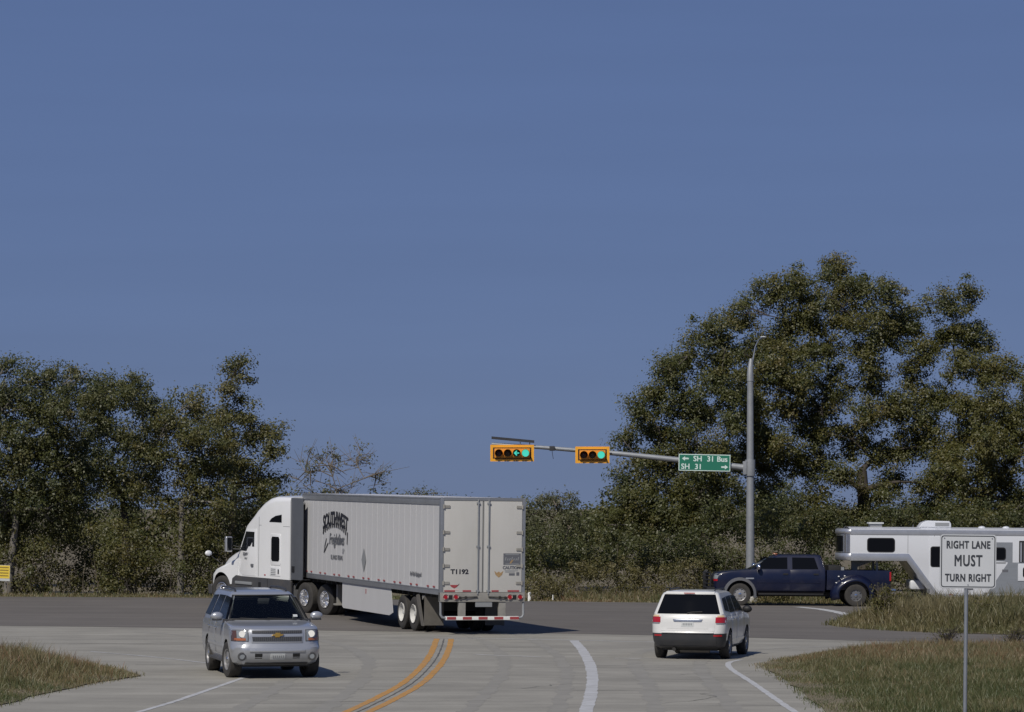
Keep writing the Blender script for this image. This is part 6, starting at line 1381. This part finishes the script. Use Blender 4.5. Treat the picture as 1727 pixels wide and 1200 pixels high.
# grass: bent blades, as geometry
def blades(name, label, poly, n, hfun, m, seed, width=.014, tonefun=None, zone=None, cat='grass', tufts=0.6, spread=.16):
    rng = np.random.default_rng(seed)
    P = np.array(poly); x0, y0 = P.min(0); x1, y1 = P.max(0)
    if zone: x0, x1, y0, y1 = zone
    px = rng.uniform(x0, x1, n * 3); py = rng.uniform(y0, y1, n * 3)
    k = int(n * tufts); nt = max(1, k // 26)      # tufts
    tx, ty = rng.uniform(x0, x1, nt), rng.uniform(y0, y1, nt); ti = rng.integers(0, nt, k)
    px[:k] = tx[ti] + rng.normal(size=k) * spread; py[:k] = ty[ti] + rng.normal(size=k) * spread
    th = np.ones(len(px)); th[:k] = rng.uniform(.6, 1.5, nt)[ti]
    tt = rng.normal(size=len(px)) * .12; tt[:k] += (rng.normal(size=nt) * .16)[ti]
    ok = inside(px, py, poly); px, py, th, tt = px[ok][:n], py[ok][:n], th[ok][:n], tt[ok][:n]
    sel = rng.permutation(len(px)); px, py, th, tt = px[sel], py[sel], th[sel], tt[sel]
    px = px + rng.normal(size=len(px)) * .13; py = py + rng.normal(size=len(px)) * .22     # stragglers creep over the edge
    z = verge_z(px, py, poly) - .03
    h = hfun(px, py, rng) * th * rng.uniform(.55, 1.25, len(px))
    a = rng.uniform(0, 2 * math.pi, len(px)); lean = rng.uniform(.1, .8, len(px)) * h
    dx, dy = np.cos(a) * lean, np.sin(a) * lean
    wa = rng.uniform(0, math.pi, len(px)); wx, wy = np.cos(wa) * width, np.sin(wa) * width * .6
    V = np.empty((len(px), 5, 3), np.float32)
    V[:, 0] = np.c_[px - wx, py - wy, z]; V[:, 1] = np.c_[px + wx, py + wy, z]
    V[:, 2] = np.c_[px + dx * .4 + wx * .8, py + dy * .4 + wy * .8, z + h * .6]; V[:, 3] = np.c_[px + dx * .4 - wx * .8, py + dy * .4 - wy * .8, z + h * .6]
    V[:, 4] = np.c_[px + dx, py + dy, z + h]
    q = len(px); b = np.arange(q)[:, None] * 5
    loops = np.concatenate([b + np.array([0, 1, 2, 3]), b + np.array([3, 2, 4])], 1).ravel().astype(np.int32)
    me = bpy.data.meshes.new(name)
    me.vertices.add(q * 5); me.vertices.foreach_set('co', V.ravel())
    me.loops.add(q * 7); me.loops.foreach_set('vertex_index', loops)
    me.polygons.add(q * 2)
    ls = np.empty((q, 2), np.int32); ls[:, 0] = np.arange(q) * 7; ls[:, 1] = ls[:, 0] + 4
    me.polygons.foreach_set('loop_start', ls.ravel())
    tone = np.clip((tonefun(px, py) if tonefun else .4) + tt + rng.normal(size=q) * .1, 0, 1)
    at = me.attributes.new('tone', 'FLOAT', 'FACE'); at.data.foreach_set('value', np.repeat(tone, 2).astype(np.float32))
    me.update(); me.validate(); me.materials.append(m)
    return tag(link(bpy.data.objects.new(name, me)), label, cat, kind='stuff')

def vnoise(x, y, sc, seed):
    g = np.random.default_rng(seed).random((128, 128)); u = np.asarray(x) * sc + 500; v = np.asarray(y) * sc + 500
    i, j = np.floor(u).astype(int), np.floor(v).astype(int); a, b = u - i, v - j; a = a*a*(3-2*a); b = b*b*(3-2*b)
    G = lambda p, q: g[p % 128, q % 128]
    return (G(i, j)*(1-a)*(1-b) + G(i+1, j)*a*(1-b) + G(i, j+1)*(1-a)*b + G(i+1, j+1)*a*b)
def left_h(x, y, rng):
    d = edge_dist(x, y, VERGE['left'])
    return .08 + .30 * smooth(.2, 2.2, d) * (.55 + .45 * smooth(62, 73, y)) + .08 * np.sin(x * 1.7 + y * .9)**2
def left_t(x, y): return .02 + .36 * smooth(64, 74, y) + .34 * vnoise(x, y, .7, 1) + .22 * vnoise(x, y, 2.1, 2)
blades('roadside_grass', 'long reddish grass on the left corner beside the concrete', VERGE['left'], 85000, left_h, M['grass_mix'], 41, .007, left_t, (-16, -8, 55, 82))
def right_h(x, y, rng):
    d = edge_dist(x, y, VERGE['right'])
    return .05 + .09 * smooth(.1, 1.5, d) + .06 * smooth(70, 76, y) * smooth(.6, 2.5, d) + .05 * np.sin(x * 1.1 + y * .6)**2
def right_t(x, y): return -.17 + .40 * smooth(64, 79, y) + .40 * vnoise(x, y, .45, 3) + .26 * vnoise(x, y, 1.7, 4)
blades('roadside_grass', 'green and rust coloured grass on the right corner around the sign post', VERGE['right'], 150000, right_h, M['grass_mix'], 42, .007, right_t, (5.6, 15.6, 54, 88))
def med_h(x, y, rng):
    d = edge_dist(x, y, VERGE['median'])
    return .14 + .42 * smooth(.1, 1.6, d) + .10 * np.sin(x * 2.1)**2
blades('median_grass', 'tall tan grass on the island in front of the horse trailer', VERGE['median'], 42000, med_h, M['grass_tan'], 43, .016, lambda x, y: .20 + .6 * vnoise(x, y, .8, 9), (10, 19.5, 94, 112))
far_strip = [(-40, 119.9), (40, 119.9), (40, 123.4), (-40, 123.4)]
VERGE['far'] = far_strip
blades('verge_grass', 'dry grass fringe along the far edge of the highway', far_strip, 30000, lambda x, y, rng: .06 + .10 * smooth(120, 122, y) + .22 * smooth(0, 3, x) * smooth(120, 122, y), M['grass_mix'], 44, .014, lambda x, y: .30 + .35 * vnoise(x, y, .5, 7), (-22, 22, 119.9, 123.3))

# dead bushes at the back of the right verge, weeds on the island
def dead_bush(name, label, x, y, h, spread, seed, leafy, m, group):
    rnd = random.Random(seed); rng = np.random.default_rng(seed)
    root = empty(name, label, 'bush', group)
    z0 = float(gz(x, y)) + .05; root.location = (x, y, z0)
    w = MB(); tips = []
    for k in range(34):
        a = rnd.uniform(0, 2*math.pi); l = h * rnd.uniform(.6, 1.05); sp = spread * rnd.uniform(.2, 1)
        e = Vector((math.cos(a)*sp, math.sin(a)*sp, l))
        p = curve_pts((0, 0, 0), e, .1, rnd, 4, .1); w.tube(p, [.011, .010, .008, .006, .003], 4, cap=False)
        for _ in range(5):
            j = rnd.choice([1, 2, 3]); d = Vector((rnd.gauss(0, .16), rnd.gauss(0, .16), rnd.uniform(0, .2)))
            w.tube([p[j], p[j] + d], [.005, .002], 3, cap=False); tips.append(tuple(p[j] + d))
    w.build('stems', M['twig'] if leafy else M['bark_dark'], root, weld=False)
    C, N, sz, tn = leaves_from(np.array(tips), rng, leafy, .10, .07)
    link(bpy.data.objects.new('leaves', leaf_mesh('leaves', C, N, sz, tn, m, rng)), root)
    return root
dead_bush('dry_bush', 'dark dry bush at the back of the right corner, just left of the sign post', 11.75, 86.0, .62, .45, 51, 0, M['leaf_brown'], 'dry bushes on the right corner')
dead_bush('dry_bush', 'dark dry bush at the right edge of the picture behind the rust coloured grass', 13.5, 85.6, .60, .45, 52, 0, M['leaf_brown'], 'dry bushes on the right corner')
dead_bush('tall_weed', 'tall green weed on the island below the coupling of the horse trailer', 12.1, 103.4, 1.35, .40, 53, 9, M['leaf_yellow'], 'weeds on the island')
dead_bush('tall_weed', 'lower bushy weed on the island beyond the sign panel', 15.2, 102.0, .95, .40, 54, 6, M['leaf_yellow'], 'weeds on the island')
# ------------------------------------------------------------------ signal pole, signals, signs
SY = 121.0
def sgx(px): return (px - 863.5) / 5360 * SY
pole_x = 9.07; pz = float(gz(pole_x, SY))
def signal_pole():
    root = empty('signal_pole', 'tall galvanised signal pole with long mast arm behind the blue pickup', 'pole')
    root.location = (pole_x, SY, pz)
    MB().lathe([(.001, -.3), (.30, -.3), (.30, .26), (.27, .30), (.001, .30)], 20, axis='z').build('foundation', M['concrete_base'], root)
    MB().box(-.26, .26, -.26, .26, .30, .34).build('base_plate', M['galvanised'], root)
    MB().tube([(0, 0, .34), (0, 0, 4.5), (.0, 0, 8.7)], [.175, .145, .115], 14).build('pole', M['galvanised'], root)
    MB().cyl((0, 0, 5.2), .19, .62, 'z', 14).box(-.28, -.14, -.16, .16, 4.95, 5.45).build('arm_clamp', M['galvanised'], root, bevel=.01)
    MB().tube([(-.2, 0, 5.20), (-2.0, 0, 5.42), (-5.0, 0, 5.74), (-8.0, 0, 5.98), (-9.85, 0, 6.10)], [.125, .112, .092, .072, .060], 12).build('mast_arm', M['galvanised'], root)
    MB().tube([(0, 0, 8.5), (.0, 0, 8.95), (.04, .05, 9.35)], [.135, .11, .075], 10).build('pole_top', M['galvanised'], root)
    MB().tube([(.02, 0, 8.6), (.10, .25, 9.2), (.25, .8, 9.85), (.42, 1.3, 10.15), (.62, 1.9, 10.28)], [.030, .028, .024, .020, .018], 8).build('lamp_arm', M['post_steel'], root)
    MB().sphere((.66, 2.15, 10.28), (.13, .30, .05), 14, 8).build('street_lamp_head', M['plate'], root)
    return root
signal_pole()

def traffic_signal(px0, px1, py0, py1, n, lit, label):
    """horizontal signal with back plate; lit = {index: 'ball' | 'arrow'}; red at the left end"""
    root = empty('traffic_signal', label, 'traffic light', 'signals on the mast arm')
    xc = sgx((px0 + px1) / 2); zc = 3.8 - ((py0 + py1) / 2 - 855) / 5360 * SY
    W = (px1 - px0) / 5360 * SY / 2; H = (py1 - py0) / 5360 * SY / 2
    root.location = (xc, SY - .30, zc)
    MB().box(-W + .10, W - .10, -.01, .01, -H + .10, H - .10).build('back_plate', M['signal_black'], root)
    fr = MB().box(-W, W, -.014, .006, H - .10, H).box(-W, W, -.014, .006, -H, -H + .10).box(-W, -W + .10, -.014, .006, -H + .1, H - .1).box(W - .10, W, -.014, .006, -H + .1, H - .1)
    fr.build('reflective_border', M['signal_border'], root)
    hw = W - .155; hh = .175
    MB().box(-hw, hw, -.12, .14, -hh, hh).build('housing', M['signal_yellow'], root, bevel=.02)
    sp = 2 * hw / n
    for k in range(n):
        cx = -hw + sp * (k + .5)
        kind = ('red', 'amber', 'green', 'green')[k] if n == 4 else ('red', 'amber', 'green')[k]
        st = lit.get(k)
        m = M['lens_green_lit'] if st == 'ball' else M['lens_%s_off' % kind]
        ln = MB().lathe([(.001, -.155), (.08, -.150), (.135, -.125)], 24, (cx, 0, 0), 'y').build('lens', m, root)
        if st == 'arrow':
            MB().prism([(cx - .11, 0), (cx - .01, .10), (cx + .03, .075), (cx - .02, .022), (cx + .10, .022), (cx + .10, -.022), (cx - .02, -.022), (cx + .03, -.075), (cx - .01, -.10)], -.168, -.158, 'y').build('green_arrow', M['lens_green_lit'], ln)
        # tunnel visor, open at the foot
        rows = []
        for a in np.linspace(R(-35), R(215), 16):
            ca, sa = math.cos(a), math.sin(a); dep = .16 + .12 * (sa + .6) / 1.6
            rows.append([(cx + .15*ca, -.12, .15*sa), (cx + .152*ca, -.12 - dep, .152*sa - .01)])
        v = MB().slab(rows, (0, 0, .006)).build('visor', M['signal_yellow'], ln)
    MB().box(-.05, .05, .14, .32, -.10, .10).build('bracket', M['galvanised'], root)
    return root
traffic_signal(827, 900.5, 750, 778, 4, {2: 'arrow', 3: 'ball'}, 'four lens yellow signal with lit green arrow at the end of the mast arm')
traffic_signal(970, 1027.5, 753, 781, 3, {2: 'ball'}, 'three lens yellow signal with lit green ball near the middle of the mast arm')

def sensor_rail():
    root = empty('sensor_rail', 'thin dark rail raised on two stubs above the four lens signal', 'rail')
    zc = 3.8 - (741 - 855) / 5360 * SY; root.location = (sgx(865), SY - .1, zc)
    W = 36 / 5360 * SY
    MB().hexa([(-W, -.06, .02), (W, -.06, -.13), (W, .06, -.13), (-W, .06, .02)], [(-W, -.06, .12), (W, -.06, -.03), (W, .06, -.03), (-W, .06, .12)]).build('rail', M['bumper_black'], root)
    for x in (.28, .64): MB().tube([(x, 0, -.10), (x, .08, -.42)], .02, 6).build('stub', M['galvanised'], root)
sensor_rail()
def camera_box():
    root = empty('detector_camera', 'small dark camera box with a dangling wire on the mast arm between the two signals', 'camera')
    root.location = (sgx(931), SY - .12, 3.8 - (756 - 855) / 5360 * SY)
    MB().box(-.10, .10, -.10, .10, -.09, .09).build('housing', M['bumper_black'], root, bevel=.015)
    MB().tube([(0, 0, -.09), (.02, 0, -.25), (.05, 0, -.40)], .010, 5).build('wire', M['bumper_black'], root)
camera_box()

def street_name_sign():
    root = empty('direction_sign', 'green road direction sign with white letters hung on the mast arm', 'sign')
    x0, x1, y0, y1 = 1144, 1231, 766, 794
    W = (x1 - x0) / 5360 * SY / 2; H = (y1 - y0) / 5360 * SY / 2
    root.location = (sgx((x0 + x1) / 2), SY - .22, 3.8 - ((y0 + y1) / 2 - 855) / 5360 * SY)
    root.rotation_euler = (0, R(1.2), 0)
    MB().box(-W, W, -.006, .006, -H, H).build('panel', M['sign_text'], root)
    MB().box(-W + .03, W - .03, -.010, -.004, -H + .03, H - .03).build('green_face', M['sign_green'], root)
    y = -.013
    for wd, cx, cz in (('SH', -.26, .135), ('31', .23, .135), ('Bus', .67, .135), ('SH', -.72, -.165), ('31', -.23, -.165)):
        lettering('lettering', wd, .285, M['sign_text'], root, (cx, y, cz), (1, 0, 0), (0, 0, 1), bold=.007)
    def arrow(cx, cz, d):
        P = [(cx + d*.14, cz), (cx + d*.02, cz + .085), (cx + d*.02, cz + .03), (cx - d*.12, cz + .03), (cx - d*.12, cz - .03), (cx + d*.02, cz - .03), (cx + d*.02, cz - .085)]
        MB().prism(P, y - .002, y + .002, 'y').build('arrow', M['sign_text'], root)
    arrow(-.72, .145, -1); arrow(.76, -.155, 1)
    for x in (-.55, .55): MB().box(x - .03, x + .03, .006, .20, -.08, .08).build('bracket', M['galvanised'], root)
street_name_sign()

def lane_sign():
    root = empty('road_sign', 'square white RIGHT LANE MUST TURN RIGHT sign on a steel post', 'sign')
    Y = 51.6; x = (1629.5 - 863.5) / 5360 * Y; z0 = float(gz(x, Y)); root.location = (x, Y, z0)
    zc = 3.8 - (946.5 - 855) / 5360 * Y - z0
    W = 47.5 / 5360 * Y; H = 45.5 / 5360 * Y
    root.rotation_euler = (0, R(.6), 0)
    def rr(w, h, r):
        pts = []
        for cx, cz, a0 in ((w - r, h - r, 0), (-w + r, h - r, 90), (-w + r, -h + r, 180), (w - r, -h + r, 270)):
            for k in range(6): a = R(a0 + 18*k); pts.append((cx + r*math.cos(a), zc + cz + r*math.sin(a)))
        return pts
    MB().prism(rr(W, H, .05), -.002, .002, 'y').build('panel', M['sign_back'], root)
    MB().prism(rr(W - .003, H - .003, .05), -.006, -.002, 'y').build('sign_face', M['sign_white'], root)
    o_, i_ = rr(W - .018, H - .018, .045), rr(W - .033, H - .033, .035); n = len(o_)
    mb = MB(); mb.add([(a, -.0085, b) for a, b in o_] + [(a, -.0085, b) for a, b in i_], [(i, (i+1) % n, n + (i+1) % n, n + i) for i in range(n)]); mb.build('border', M['sign_black'], root)
    for s, sz, dz, sx in (('RIGHT LANE', .170, .265, .68), ('MUST', .255, .005, .66), ('TURN RIGHT', .170, -.27, .68)):
        lettering('lettering', s, sz, M['sign_black'], root, (0, -.009, zc + dz), (1, 0, 0), (0, 0, 1), bold=.006, spacing=1.12, sx=sx)
    for bx, bz in ((-W + .07, H - .06), (W - .07, H - .06), (0, -H + .06)): MB().cyl((bx, -.010, zc + bz), .010, .012, 'y', 8).build('bolt', M['post_steel'], root)
    MB().tube([(-.02, .035, -.4), (-.02, .035, zc + H - .1)], .032, 12).build('post', M['post_steel'], root)
lane_sign()

def yellow_notice():
    root = empty('notice_board', 'small yellow notice with dark lines at the left edge in front of the trees', 'sign')
    Y = 121.4; x = (3 - 863.5) / 5360 * Y; z0 = float(gz(x, Y)); root.location = (x, Y, z0)
    zc = 3.8 - (966 - 855) / 5360 * Y - z0
    root.rotation_euler = (0, R(2), 0)
    MB().box(-.42, .28, -.01, .01, zc - .30, zc + .30).build('panel', M['plate'], root)
    MB().box(-.41, .27, -.016, -.008, zc - .20, zc + .29).build('yellow_face', M['sign_yellow'], root)
    for k in range(4): MB().box(-.36, .22, -.020, -.015, zc - .12 + k*.105, zc - .08 + k*.105).build('text_line', M['sign_text_dark'], root)
    for x_ in (-.35, .2): MB().box(x_ - .02, x_ + .02, .01, .05, -.3, zc + .2).build('stake', M['twig'], root)
yellow_notice()

for x, y, h, lb in ((.66, 120.4, .34, 'short white marker post on the far verge just right of the trailer'), (1.55, 120.5, .26, 'thin pale marker stake on the far verge left of the brush')):
    o = MB().tube([(0, 0, -.2), (0, 0, h * .9), (0, 0, h)], [.06 if x < 1 else .02, .06 if x < 1 else .02, .035 if x < 1 else .012], 8).build('marker_post', M['white_reflector'])
    o.location = (x, y, float(gz(x, y))); tag(o, lb, 'post')
